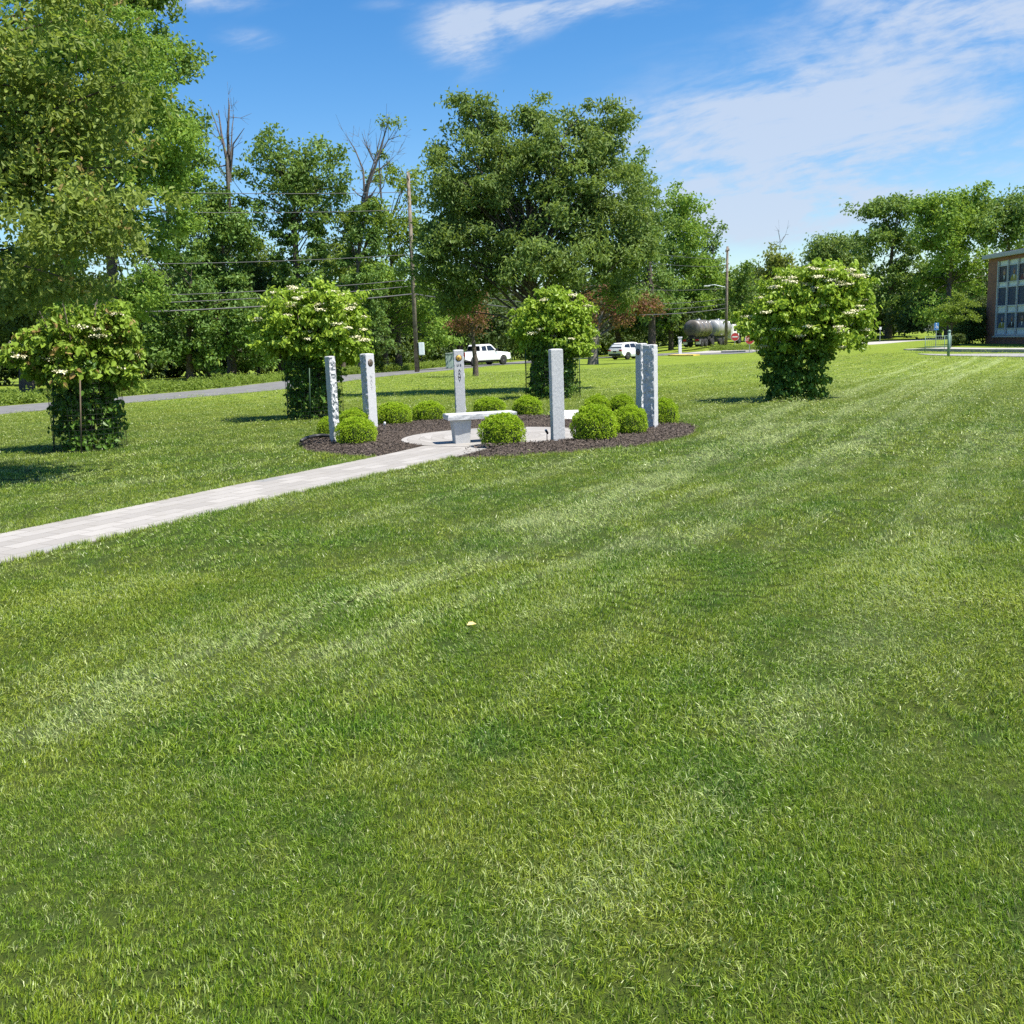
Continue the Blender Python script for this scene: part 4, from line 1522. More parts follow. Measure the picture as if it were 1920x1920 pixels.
band('thicket', 'dark dense thicket closing the view below the roadside trees', 'thicket', [(-900, 78, 8), (-300, 76, 7.5), (0, 76, 7.5), (250, 80, 7.5), (420, 84, 7.5), (600, 94, 7.5), (800, 112, 8), (1000, 132, 8), (1200, 158, 9), (1420, 180, 10)], 7, 'dark', .55, 4200, 1.0, 42, 91)
band('thicket', 'dark trees and bushes closing the view behind the grey fence', 'thicket', [(1400, 186, 10), (1600, 176, 9), (1800, 165, 8), (2000, 150, 8), (2300, 140, 8)], 8, 'dark', .6, 2000, 1.2, 40, 92)
far_edge = offset_line(near, RW+.6)
vg = []
# weeds on the far verge of the road
def verge(n, seed):
    rng = np.random.default_rng(seed)
    L = resample(offset_line(near, RW+1.2), .5)
    L = L[(L[:, 1] < 112)]
    i = rng.integers(0, len(L), n)
    x = L[i, 0]+rng.normal(0, .5, n)
    y = L[i, 1]+np.abs(rng.normal(0, .9, n))
    hn = np.array([mnoise.noise(Vector((a*.5, c_*.5, 2))) for a, c_ in zip(x, y)])
    z = terr(x, y)+rng.uniform(.02, .42, n)*(1+.9*hn)
    V, T, r = rand_leaves(rng, np.stack([x, y, z], 1), .32, 34, .13, upw=.8)
    tag(link('weeds', fast_mesh('weeds', V, T, {'rnd': ('FACE', r)}, [LF['light']])), 'yellow green weeds along the far side of the road', 'weeds', kind='stuff')


verge(2600, 93)

# ------------------------------------------------------------------ utility poles and wires
m_pole = pbr('pole_wood', (.19, .155, .12), .9, var=.25, scale=4, bump=.4, bscale=20)
m_steel = pbr('pale_cabinet', (.70, .76, .78), .5, var=.05)
m_wire = pbr('wire', (.07, .07, .075), .6)
m_ins = pbr('insulator', (.3, .28, .26), .3)
pA = gp(782, 698)


def upole(base, top_px, label, r=.17, cab=True, h=None):
    t = thing('utility_pole', label, 'utility pole', (base.x, base.y, gz(base.x, base.y)), 0, 'utility poles along the road')
    lean = 0.0
    tz = at(top_px[0], top_px[1], base.y)
    hh = tz.z-gz(base.x, base.y)
    lx = tz.x-base.x
    MB().tube([(0, 0, -.3), (lx*.5, 0, hh*.5), (lx, 0, hh)], [r, r*.85, r*.68], 12).build('pole', m_pole, t)
    mb = MB()
    mb.box((lx*.97, 0, hh-.5), (.12, 1.8, .12))
    mb.build('crossarm', m_pole, t)
    for dy_ in (-.8, 0, .8):
        MB().lathe([(.03, 0), (.07, .05), (.04, .12), (.06, .18)], 8, c=(lx*.97, dy_, hh-.44)).build('insulator', m_ins, t)
    return t, lx, hh


tA, lA, hA = upole(pA, (765, 322), 'tall weathered utility pole with a pale box, nearest to the pickup')
s = pA.y/F
zc = at(790, 654, pA.y).z-gz(pA.x, pA.y)
cb = MB()
cb.box((.42, -.05, zc), (.40, .34, .92))
cbo = cb.build('cabinet', m_steel, tA, bevel=.03)
MB().box((.42, -.225, zc), (.34, .012, .82)).build('cabinet_door', m_steel, cbo)
for dz_ in (-.3, .3):
    MB().box((.20, -.05, zc+dz_), (.14, .06, .06)).build('bracket', m_blk, tA)
MB().tube([(.40, -.05, zc-.48), (.40, -.05, zc-.75), (.18, -.05, zc-.95), (.17, -.05, .1)], .035, 7).build('conduit', m_blk, tA)
pB = Vector((at(1361, 652, 118).x, 118, 0))
tB, lB, hB = upole(pB, (1364, 462), 'distant utility pole beside the tanker lorry', r=.19)
# street lamp arm on the far pole
mbx = MB().tube([(lB*.5, 0, hB*.60), (lB*.5-1.5, -.3, hB*.63), (lB*.5-2.2, -.4, hB*.625)], .04, 6)
mbx.build('lamp_arm', m_steel, tB)
MB().box((lB*.5-2.4, -.42, hB*.62), (.7, .28, .12)).build('lamp_head', m_wht, tB, bevel=.03)
WIRES = [  # height px at pole A, end at left, end at pole B px, radius, label
    (360, -9, 'top wire strung between the utility poles'),
    (393, -7, 'second wire from the top of the utility poles'),
    (477, -6, 'wire at mid height of the nearest utility pole'),
    (524, 0, 'upper thin cable of the low bundle on the utility poles'),
    (536, 0, 'middle cable of the low bundle on the utility poles'),
    (551, 5, 'lowest thick cable on the utility poles'),
]


def wire(p0, p1, sag, r, label, n=26, name='overhead_wire'):
    pts = []
    for i in range(n+1):
        u = i/n
        p = Vector(p0).lerp(Vector(p1), u)
        p.z -= sag*4*u*(1-u)
        pts.append(p)
    o = MB().tube(pts, r, 5).build(name, m_wire, None)
    tag(o, label, 'cable', 'wires between the utility poles')
    return o


leftE = Vector((-46, 46, 0))
for i, (py, dy_, lab) in enumerate(WIRES):
    a = at(776-(551-py)*.045, py, pA.y)
    lend = Vector((leftE.x, leftE.y, a.z-.3+.02*dy_))
    zB = at(1361, {0: 486, 1: 500, 2: 540, 3: 560, 4: 570, 5: 578}[i], pB.y).z
    bnd = Vector((pB.x, pB.y, zB))
    r = [.022, .020, .022, .026, .028, .046][i]
    mid = []
    pts = []
    for k in range(31):
        u = k/30
        q = lend.lerp(a, u)
        q.z -= (1.0 if i > 2 else .8)*4*u*(1-u)
        pts.append(q)
    for k in range(1, 31):
        u = k/30
        q = a.lerp(bnd, u)
        q.z -= 1.1*4*u*(1-u)
        pts.append(q)
    o = MB().tube(pts, r, 5).build('overhead_wire', m_wire)
    tag(o, lab, 'cable', 'wires between the utility poles')

# ------------------------------------------------------------------ vehicles
m_car = pbr('white_car_paint', (.78, .78, .79), .25, var=.01, coat=.6)
m_glass = pbr('car_glass', (.015, .018, .022), .06, spec=.8, var=.1)
m_tyre = pbr('tyre', (.02, .02, .02), .85)
m_rim = pbr('rim', (.55, .55, .56), .3, .7)
m_chrome = pbr('chrome', (.6, .6, .62), .2, .9)
m_redl = pbr('tail_light_red', (.45, .02, .02), .2)
m_trim = pbr('dark_trim', (.03, .03, .032), .6)
m_headl = pbr('headlamp', (.75, .75, .72), .1)


def wheel(parent, x, y, r, wdt):
    w_ = MB().lathe([(r*.62, -wdt/2), (r*.95, -wdt/2), (r, -wdt/2+.03), (r, wdt/2-.03), (r*.95, wdt/2), (r*.62, wdt/2)], 26, 'Y').build('wheel', m_tyre, parent, (x, y, r))
    sgn = 1 if y > 0 else -1
    rb = MB().lathe([(r*.61, -wdt*.3), (r*.61, wdt*.50*1), (r*.52, wdt*.45), (r*.14, wdt*.40), (r*.10, wdt*.52)], 20, 'Y')
    if sgn < 0:
        rb.v = [(a, -c_, d) for a, c_, d in rb.v]
    rb.build('rim', m_rim, w_)
    return w_


def arch(x, r, z0, n=8):
    return [(x+r*math.cos(a), z0+r*math.sin(a)) for a in [math.pi*k/n for k in range(n+1)]]


def side_win(parent, poly, hw, ins, mat=None, name='side_window'):
    for sgn in (-1, 1):
        mb = MB()
        vs = [(x, sgn*(hw-ins(z)+.004), z) for x, z in poly]+[(x, sgn*(hw-ins(z)-.02), z) for x, z in poly]
        n = len(poly)
        mb.add(vs, [tuple(range(n)), tuple(range(2*n-1, n-1, -1))]+[(i, (i+1) % n, n+(i+1) % n, n+i) for i in range(n)])
        mb.build(name, mat or m_glass, parent)


def pickup(loc, rz):
    t = thing('pickup_truck', 'white crew cab pickup parked on the road behind the thin dark trunk', 'pickup truck', loc, rz)
    hw = 1.0
    lo = [(-2.95, .62), (-2.95, 1.30), (-.90, 1.30), (-.90, 1.26), (1.25, 1.26), (1.35, 1.24), (2.60, 1.14), (2.88, 1.02), (2.95, .60), (2.78, .50)]
    low = list(lo)
    low += [(2.45, .50)]+[(1.98+.47*math.cos(a), .45+.47*math.sin(a)) for a in [math.pi*k/8 for k in range(0, 9)]]+[(1.45, .50), (-1.25, .50)]
    low += [(-1.80+.47*math.cos(a), .45+.47*math.sin(a)) for a in [math.pi*k/8 for k in range(0, 9)]]+[(-2.4, .52)]
    MB().prism(low, -hw, hw, top_in=lambda z: .07*max(0, (z-.95)/.35)+.03*max(0, (.7-z)/.2)).build('body', m_car, t, bevel=.03)
    ins = lambda z: .07+.20*max(0, min(1, (z-1.26)/.66))
    cab = [(-.95, 1.24), (-.86, 1.78), (-.72, 1.90), (.45, 1.93), (.66, 1.86), (1.30, 1.24)]
    cb_ = MB().prism(cab, -hw, hw, top_in=ins).build('cab', m_car, t, bevel=.03)
    side_win(cb_, [(-.72, 1.33), (-.72, 1.74), (-.12, 1.78), (-.12, 1.33)], hw, ins)
    side_win(cb_, [(-.02, 1.33), (-.02, 1.79), (.46, 1.80), (.60, 1.74), (1.02, 1.33)], hw, ins)
    rw = MB()
    for (x, z) in ((-.945, 1.34), (-.885, 1.74)):
        pass
    rw.add([(-.950, -.80, 1.36), (-.950, .80, 1.36), (-.885, .70, 1.76), (-.885, -.70, 1.76), (-.93, -.80, 1.36), (-.93, .80, 1.36), (-.865, .70, 1.76), (-.865, -.70, 1.76)],
           [(0, 1, 2, 3), (7, 6, 5, 4), (0, 4, 5, 1), (1, 5, 6, 2), (2, 6, 7, 3), (3, 7, 4, 0)])
    rw.build('rear_window', m_glass, cb_)
    ws = MB().add([(1.23, -.80, 1.32), (1.23, .80, 1.32), (.74, .68, 1.82), (.74, -.68, 1.82), (1.20, -.80, 1.31), (1.20, .80, 1.31), (.71, .68, 1.81), (.71, -.68, 1.81)],
             [(0, 1, 2, 3), (7, 6, 5, 4), (0, 4, 5, 1), (1, 5, 6, 2), (2, 6, 7, 3), (3, 7, 4, 0)])
    ws.build('windscreen', m_glass, cb_)
    MB().box((-1.92, 0, 1.303), (1.85, 1.62, .012)).build('bed_floor', m_trim, t)
    tg = MB().box((-2.965, 0, 1.03), (.04, 1.56, .46)).build('tailgate', m_car, t, bevel=.012)
    MB().box((-2.99, 0, 1.12), (.02, .24, .06)).build('handle', m_trim, tg)
    for y in (-.90, .90):
        MB().box((-2.965, y, 1.05), (.05, .13, .40)).build('tail_light', m_redl, t)
        MB().box((2.90, y*.9, .98), (.10, .26, .22)).build('headlight', m_headl, t)
        MB().box((1.05, y*1.16, 1.40), (.12, .20, .26)).build('mirror', m_trim, t, bevel=.02)
    MB().box((-3.03, 0, .66), (.16, 1.9, .20)).build('rear_bumper', m_chrome, t, bevel=.03)
    MB().box((3.0, 0, .62), (.14, 1.9, .24)).build('front_bumper', m_chrome, t, bevel=.03)
    MB().box((0, 0, .42), (4.2, 1.4, .22)).build('chassis', m_trim, t)
    MB().box((-2.995-.02, 0, .80), (.01, .32, .15)).build('number_plate', m_wht, t)
    for x in (-.92, -.07, 1.16):
        side_win(t, [(x, .62), (x, 1.25), (x+.012, 1.25), (x+.012, .62)], hw-.035, lambda z: .03, m_trim, 'door_gap')
    for x in (-.30, .60):
        side_win(t, [(x, 1.12), (x, 1.16), (x+.17, 1.16), (x+.17, 1.12)], hw-.015, lambda z: .03, m_chrome, 'door_handle')
    for x in (-1.80, 1.98):
        for y in (-.86, .86):
            wheel(t, x, y, .41, .26)


gt_ = gp(905, 686.5)
hd = math.radians(47)
pickup((gt_.x-.15, gt_.y+.7, gz(gt_.x, gt_.y)+.03), hd)


def suv(loc, rz):
    t = thing('white_suv', 'white crossover car on the road left of the right pillars', 'car', loc, rz)
    hw = .94
    low = [(-2.25, .55), (-2.32, .85), (-2.22, 1.08), (-1.2, 1.12), (1.0, 1.08), (2.0, .95), (2.28, .78), (2.32, .45), (2.1, .30), (1.85, .30)]
    low += [(1.42+.40*math.cos(a), .34+.40*math.sin(a)) for a in [math.pi*k/8 for k in range(0, 9)]]+[(.9, .28), (-.9, .28)]
    low += [(-1.36+.40*math.cos(a), .34+.40*math.sin(a)) for a in [math.pi*k/8 for k in range(0, 9)]]+[(-1.9, .32)]
    MB().prism(low, -hw, hw, top_in=lambda z: .05*max(0, (z-.85)/.25)+.04*max(0, (.5-z)/.2)).build('body', m_car, t, bevel=.04)
    ins = lambda z: .05+.26*max(0, min(1, (z-1.06)/.62))
    cab = [(-2.22, 1.05), (-1.98, 1.45), (-1.72, 1.62), (-.4, 1.68), (.25, 1.62), (1.12, 1.05)]
    cb_ = MB().prism(cab, -hw, hw, top_in=ins).build('cabin', m_car, t, bevel=.04)
    side_win(cb_, [(-1.85, 1.18), (-1.62, 1.48), (-.95, 1.54), (-.95, 1.14)], hw, ins)
    side_win(cb_, [(-.88, 1.14), (-.88, 1.55), (-.12, 1.56), (-.12, 1.13)], hw, ins)
    side_win(cb_, [(-.05, 1.13), (-.05, 1.56), (.26, 1.52), (.80, 1.12)], hw, ins)
    MB().add([(-2.17, -.74, 1.15), (-2.17, .74, 1.15), (-1.90, .62, 1.54), (-1.90, -.62, 1.54), (-2.14, -.74, 1.13), (-2.14, .74, 1.13), (-1.87, .62, 1.52), (-1.87, -.62, 1.52)],
             [(0, 1, 2, 3), (7, 6, 5, 4), (0, 4, 5, 1), (1, 5, 6, 2), (2, 6, 7, 3), (3, 7, 4, 0)]).build('rear_window', m_glass, cb_)
    MB().add([(1.04, -.74, 1.14), (1.04, .74, 1.14), (.36, .62, 1.58), (.36, -.62, 1.58), (1.01, -.74, 1.12), (1.01, .74, 1.12), (.33, .62, 1.56), (.33, -.62, 1.56)],
             [(0, 1, 2, 3), (7, 6, 5, 4), (0, 4, 5, 1), (1, 5, 6, 2), (2, 6, 7, 3), (3, 7, 4, 0)]).build('windscreen', m_glass, cb_)
    for y in (-.72, .72):
        MB().box((-2.29, y, .92), (.08, .34, .14)).build('tail_light', m_redl, t)
        MB().box((2.18, y, .78), (.12, .34, .14)).build('headlight', m_headl, t)
        MB().box((.82, y*1.36, 1.14), (.14, .18, .14)).build('mirror', m_car, t, bevel=.02)
    MB().box((-2.33, 0, .48), (.06, 1.5, .22)).build('rear_bumper', m_trim, t, bevel=.02)
    MB().box((-2.325, 0, .80), (.02, .40, .14)).build('number_plate', m_trim, t)
    MB().box((0, 0, .30), (3.6, 1.4, .16)).build('chassis', m_trim, t)
    for x in (-1.36, 1.42):
        for y in (-.80, .80):
            wheel(t, x, y, .35, .23)


gs_ = at(1176, 660, 100)
suv((gs_.x+.3, 100, gz(gs_.x, 100)+.03), math.radians(42))

m_tank = pbr('dull_steel', (.17, .155, .14), .5, .3, var=.25, scale=.8)
m_tankw = pbr('pale_tank', (.40, .40, .39), .38, .35, var=.12, scale=.8)


def tanker(loc, rz):
    t = thing('tanker_lorry', 'steel tanker lorry with two tanks by the far utility pole', 'lorry', loc, rz)

    def tank(x0, x1, r, mat, name):
        prof = [(.01, x0-.25), (r*.55, x0-.20), (r*.93, x0-.05), (r, x0+.1), (r, x1-.1), (r*.93, x1+.05), (r*.55, x1+.2), (.01, x1+.25)]
        b_ = MB()
        b_.lathe(prof, 28, 'X', (0, 0, 2.25), sx=1.08, sy=1.0)
        o = b_.build(name, mat, t)
        for xx in np.linspace(x0+.2, x1-.2, 4):
            MB().lathe([(r+.005, xx-.03), (r+.02, xx-.02), (r+.02, xx+.02), (r+.005, xx+.03)], 28, 'X', (0, 0, 2.25), sx=1.08).build('band', m_chrome, o)
        MB().lathe([(.30, r+2.15), (.30, r+2.33), (.22, r+2.37)], 14, c=((x0+x1)/2, 0, 0)).build('hatch', m_chrome, o)
    tank(-8.0, -4.2, 1.08, m_tank, 'trailer_tank')
    tank(-2.0, 1.9, 1.08, m_tankw, 'tank')
    MB().box((-5.8, 0, 1.12), (5.2, .9, .22)).box((-.2, 0, 1.12), (5.0, .9, .22)).box((-3.0, 0, .95), (1.6, .12, .12)).build('frame', m_trim, t)
    MB().box((3.0, 0, 1.75), (1.7, 2.2, 1.9)).build('cab', m_car, t, bevel=.12)
    MB().box((4.5, 0, 1.15), (1.6, 1.7, 1.0)).build('bonnet', m_car, t, bevel=.15)
    for y in (-1.105, 1.105):
        MB().box((3.15, y, 2.15), (.9, .02, .65)).build('side_window', m_glass, t)
        MB().box((-.2, y*.95, .85), (1.2, .35, .5)).build('side_tank', m_chrome, t, bevel=.05)
        MB().box((-8.35, y*.75, .85), (.06, .4, .22)).build('tail_light', m_redl, t)
        MB().box((-8.1, y*.78, .62), (.04, .6, .55)).build('mud_flap', m_wht, t)
    MB().box((-8.3, 0, .75), (.12, 2.3, .2)).build('rear_bumper', m_trim, t)
    MB().box((3.87, 0, 2.2), (.02, 1.9, .7)).build('windscreen', m_glass, t)
    for x in (-7.4, -6.2, -4.2, -1.6, -.4, 4.6):
        for y in (-1.0, 1.0):
            wheel(t, x, y, .5, .32)


g3 = at(1312, 655, 126)
tanker((g3.x+3.2, 126+4.4, gz(g3.x+4, 128)+.03), math.radians(55))

# ------------------------------------------------------------------ signs
m_red = pbr('sign_red', (.45, .035, .035), .45, var=.05)
m_blue = pbr('sign_blue', (.06, .22, .55), .45, var=.05)
m_post = pbr('galvanised_post', (.36, .38, .37), .5, .4)
m_gpost = pbr('green_post', (.16, .26, .22), .6)
m_org = pbr('faded_red', (.62, .13, .05), .5)


def stop_sign(px, base_y, cy, rpx, D, label, rz, mat, text='STOP', oct_=True, letters=True):
    p = at(px, base_y, D)
    z0 = gz(p.x, D)
    cz = at(px, cy, D).z-z0
    r = rpx/F*D
    t = thing('stop_sign', label, 'road sign', (p.x, D, z0), rz)
    MB().box((0, .035, cz*.5), (.06, .05, cz)).build('post', m_post, t)

    def plate(r_, y, th, m_, name, par):
        n = 8 if oct_ else 28
        off_ = math.pi/8 if oct_ else 0
        vs = [(r_*math.cos(off_+2*math.pi*k/n), y, cz+r_*math.sin(off_+2*math.pi*k/n)) for k in range(n)]
        vs += [(a, y+th, c_) for a, _, c_ in vs]
        return MB().add(vs, [tuple(range(n)), tuple(range(2*n-1, n-1, -1))]+[(i, (i+1) % n, n+(i+1) % n, n+i) for i in range(n)]).build(name, m_, par)
    pl_ = plate(r, -.004, .006, m_wht, 'plate', t)
    plate(r*.93, -.010, .004, mat, 'face', pl_)
    if letters:
        text_mesh(text, r*.82 if text == 'STOP' else r*.5, m_wht, 'lettering', pl_, (0, -.013, cz), (math.pi/2, 0, 0))
    return t


stop_sign(1405.5, 660, 636.5, 9.4, 92, 'red octagonal stop sign with white STOP lettering on the lawn', 0, m_red)
t_ = stop_sign(1378, 652, 631.5, 7.6, 112, 'round red sign with a white bar beside the lorry', 0, m_red, oct_=False, letters=False)
for ch in list(t_.children):
    if ch.name.startswith('plate'):
        r_ = 7.6/F*112
        czz = at(1378, 631.5, 112).z-gz(t_.location.x, 112)
        MB().box((0, -.014, czz), (r_*1.3, .004, r_*.28)).build('white_bar', m_wht, ch)
stop_sign(1618.5, 652, 624, 8.2, 92, 'faded orange red stop sign at the edge of the blossoming tree', math.radians(-20), m_org)
# small signs
def small_sign(name, label, px, base_y, D, cy, w_, h_, mat, cat='sign', sym=None, post=m_post):
    p = at(px, base_y, D)
    z0 = gz(p.x, D)
    cz = at(px, cy, D).z-z0
    t = thing(name, label, cat, (p.x, D, z0))
    MB().box((0, .03, cz*.5+h_*.25), (.05, .04, cz+h_*.5)).build('post', post, t)
    pl_ = MB().box((0, 0, cz), (w_, .012, h_)).build('plate', mat, t)
    if sym == 'wheelchair':
        s_ = MB()
        for k in range(14):
            a0, a1 = math.pi*(.75+1.35*k/14), math.pi*(.75+1.35*(k+1)/14)
            q0 = (math.cos(a0)*w_*.2, math.sin(a0)*w_*.2)
            q1 = (math.cos(a1)*w_*.2, math.sin(a1)*w_*.2)
            s_.tube([(q0[0], -.011, cz-.06+q0[1]), (q1[0], -.011, cz-.06+q1[1])], .014, 4)
        s_.box((-.02, -.011, cz+.06), (.03, .006, .16))
        s_.box((.04, -.011, cz-.01), (.13, .006, .03))
        s_.box((.10, -.011, cz-.08), (.03, .006, .13))
        s_.lathe([(.03, -.014), (.03, -.008)], 10, 'Y', (-.02, 0, cz+.18))
        s_.build('symbol', m_wht, pl_)
    return t


small_sign('parking_sign', 'blue and white accessible parking sign behind the metal railing', 1755, 641, 70, 612, .30, .50, m_blue, sym='wheelchair')
small_sign('small_sign', 'small pale sign on a thin post before the grey fence', 1650, 640, 108, 615.5, .25, .28, m_wht)
mk = at(1275, 655, 112)
t = thing('marker_post', 'white marker post at the roadside left of the tanker lorry', 'marker post', (mk.x, 112, gz(mk.x, 112)))
hh = at(1275, 632, 112).z-gz(mk.x, 112)
MB().box((0, 0, hh/2), (.36, .2, hh)).build('body', m_wht, t, bevel=.03)
MB().box((0, 0, hh-.05), (.52, .3, .16)).build('cap', m_wht, t, bevel=.03)
# green utility box left of the lettered pillar
ub = gp(843, 690)
ub = at(843, 684, 84)
t = thing('utility_box', 'pale green utility box across the road beside the pickup', 'utility box', (ub.x, 84, gz(ub.x, 84)))
zt_ = at(843, 663, 84).z-gz(ub.x, 84)
MB().box((0, 0, zt_*.5), (.62, .6, zt_)).build('body', pbr('box_green', (.32, .42, .36), .6), t, bevel=.03)
MB().box((0, 0, zt_+.02), (.70, .68, .06)).build('lid', pbr('lid_green', (.42, .50, .44), .6), t, bevel=.02)

# railing, post
def railing():
    a = at(1735, 640, 64)
    c_ = at(1783, 640, 64)
    z0 = gz(a.x, 64)
    t = thing('metal_railing', 'thin grey green metal railing at the end of the pavement', 'railing', (a.x, 64, z0))
    W_ = c_.x-a.x
    for z in (.35, 1.0):
        MB().tube([(0, 0, z), (W_, 0, z)], .02, 6).build('rail', m_gpost, t)
    for x in (0, W_*.75, W_):
        MB().tube([(x, 0, -.1), (x, 0, 1.0)], .022, 6).build('post', m_gpost, t)
    mb = MB()
    for k in range(1, 12):
        mb.tube([(W_*k/12, 0, .35), (W_*k/12, 0, 1.0)], .006, 4)
    mb.build('balusters', m_gpost, t)


railing()
gpst = gp(1778, 668.5)
zt_ = at(1777, 622, gpst.y).z
t = thing('metal_post', 'grey green metal post at the edge of the driveway', 'post', (gpst.x, gpst.y, 0))  # plain capped post, carries no lamp
MB().tube([(0, 0, -.1), (0, 0, zt_)], .075, 12).build('post', m_gpost, t)
MB().lathe([(.10, zt_), (.10, zt_+.03), (.02, zt_+.10)], 12).build('cap', m_gpost, t)

# grey wooden fence on the far right
def fence():
    a, c_ = at(1590, 640, 150), at(1810, 640, 146)
    za = gz(a.x, 150)
    t = thing('board_fence', 'long grey board fence behind the grassy rise', 'fence', (a.x, 150, za))
    L = c_.x-a.x
    m_f = pbr('grey_boards', (.19, .19, .21), .85, var=.2, scale=3)
    mb = MB()
    n = int(L/.18)
    for k in range(n):
        mb.box((k*.18+.09, -4*k/n, .95+.02*math.sin(k*3.1)), (.165, .03, 2.0))
    o = mb.build('boards', m_f, t)
    for k in range(0, 9):
        MB().box((L*k/8, .08-4*k/8, 1.0), (.12, .12, 2.1)).build('post', m_f, t)
    MB().add([], [])
    mb = MB()
    for z in (.4, 1.6):
        mb.add([(0, .03, z-.05), (0, .06, z-.05), (0, .06, z+.05), (0, .03, z+.05), (L, -3.97, z-.05), (L, -3.94, z-.05), (L, -3.94, z+.05), (L, -3.97, z+.05)], [(0, 1, 2, 3), (7, 6, 5, 4), (0, 4, 5, 1), (1, 5, 6, 2), (2, 6, 7, 3), (3, 7, 4, 0)])
    mb.build('rails', m_f, t)


fence()

# ------------------------------------------------------------------ brick building
m_brick, nt = nt_new('brick')
b = NB(nt)
tc = b.n('ShaderNodeTexCoord').outputs['Object']
sep_ = b.n('ShaderNodeSeparateXYZ', {0: tc})
bv = b.n('ShaderNodeCombineXYZ', {0: b.math('ADD', sep_.outputs[0], sep_.outputs[1]), 1: sep_.outputs[2], 2: 0.0}).outputs[0]
br = b.n('ShaderNodeTexBrick', {'Vector': bv, 'Color1': (.30, .115, .07), 'Color2': (.20, .075, .05), 'Mortar': (.25, .22, .19), 'Scale': 1.0, 'Mortar Size': .006, 'Brick Width': .21, 'Row Height': .075})
c = b.mix(b.ss(b.noise(tc, 2.0), .4, .7, 0, .3), br.outputs[0], (.10, .05, .04))
p = b.n('ShaderNodeBsdfPrincipled', {'Base Color': c, 'Roughness': .9})
b.n('ShaderNodeOutputMaterial', {0: p.outputs[0]})
m_alu = pbr('aluminium_frame', (.52, .54, .57), .45, .2, var=.05)
m_panel = pbr('pale_panel', (.66, .71, .73), .5, var=.06)
m_navy = pbr('navy_panel', (.022, .040, .10), .35, var=.1)
m_fascia = pbr('fascia', (.42, .42, .43), .5, var=.05)
m_roofm = pbr('roof_membrane', (.35, .35, .35), .8)
YC = 79.5
cor = at(1850.5, 560, YC)
XB = cor.x
zb = gz(XB, YC)
t = thing('brick_building', 'two storey brick school building with window wall and portrait posters', 'building', (XB, YC, zb))


def zr(py, px=1868, D=78.0):
    return at(px, py, D).z-zb


ztop = zr(484)
YE = -28.0     # near end of the wing, relative to the corner
DEP = 14.0
mb = MB()
wt = 1.5       # brick pier width
y1 = -wt
ywin = -wt-1.5*12
zsill = zr(629.5)
zhead = ztop-.25
mb.box((.15, -wt/2, ztop/2), (.30, wt, ztop))                      # pier
mb.box((.15, (y1+ywin)/2, zsill/2), (.30, y1-ywin, zsill))         # below windows
mb.box((.15, (y1+ywin)/2, (zhead+ztop)/2), (.30, y1-ywin, ztop-zhead))
mb.box((.15, (ywin+YE)/2, ztop/2), (.30, ywin-YE, ztop))
mb.box((DEP/2+.301, -.15, ztop/2), (DEP, .30, ztop))                # far end wall
mb.box((DEP/2+.301, YE+.15, ztop/2), (DEP, .30, ztop))
mb.box((DEP+.15, (YE)/2, ztop/2), (.30, -YE-.62, ztop))
mb.build('wall', m_brick, t)
rf = MB()
rf.box((DEP/2, YE/2, ztop+.17), (DEP+.7, -YE+.9, .30))
rfo = rf.build('roof', m_fascia, t, bevel=.03)
MB().box((DEP/2, YE/2, ztop+.35), (DEP+.3, -YE+.5, .05)).build('membrane', m_roofm, rfo)
# glass backing
MB().box((.22, (y1+ywin)/2, (zsill+zhead)/2), (.05, y1-ywin-.02, zhead-zsill-.02)).build('backing', m_trim, t)
rows = [(zr(499), zr(488.5), 'panel'), (zr(530), zr(500.5), 'poster'), (zr(538.5), zr(531.5), 'panel'), (zr(573.5), zr(540.5), 'navy'),
        (zr(586), zr(576), 'panel'), (zr(615.5), zr(588), 'poster'), (zr(626), zr(617), 'panel')]
skin = [pbr('print_skin_%s' % k, c_, .6) for k, c_ in (('a', (.30, .16, .11)), ('b', (.22, .12, .09)), ('c', (.36, .22, .17)))]
cloth = [pbr('print_cloth_%s' % k, c_, .6) for k, c_ in (('a', (.30, .26, .05)), ('b', (.05, .08, .16)), ('c', (.02, .02, .03)), ('d', (.13, .03, .03)))]
m_print = pbr('print_ground', (.035, .03, .05), .4)
m_print2 = pbr('print_ground_blue', (.06, .09, .17), .4)
rr_ = random.Random(5)
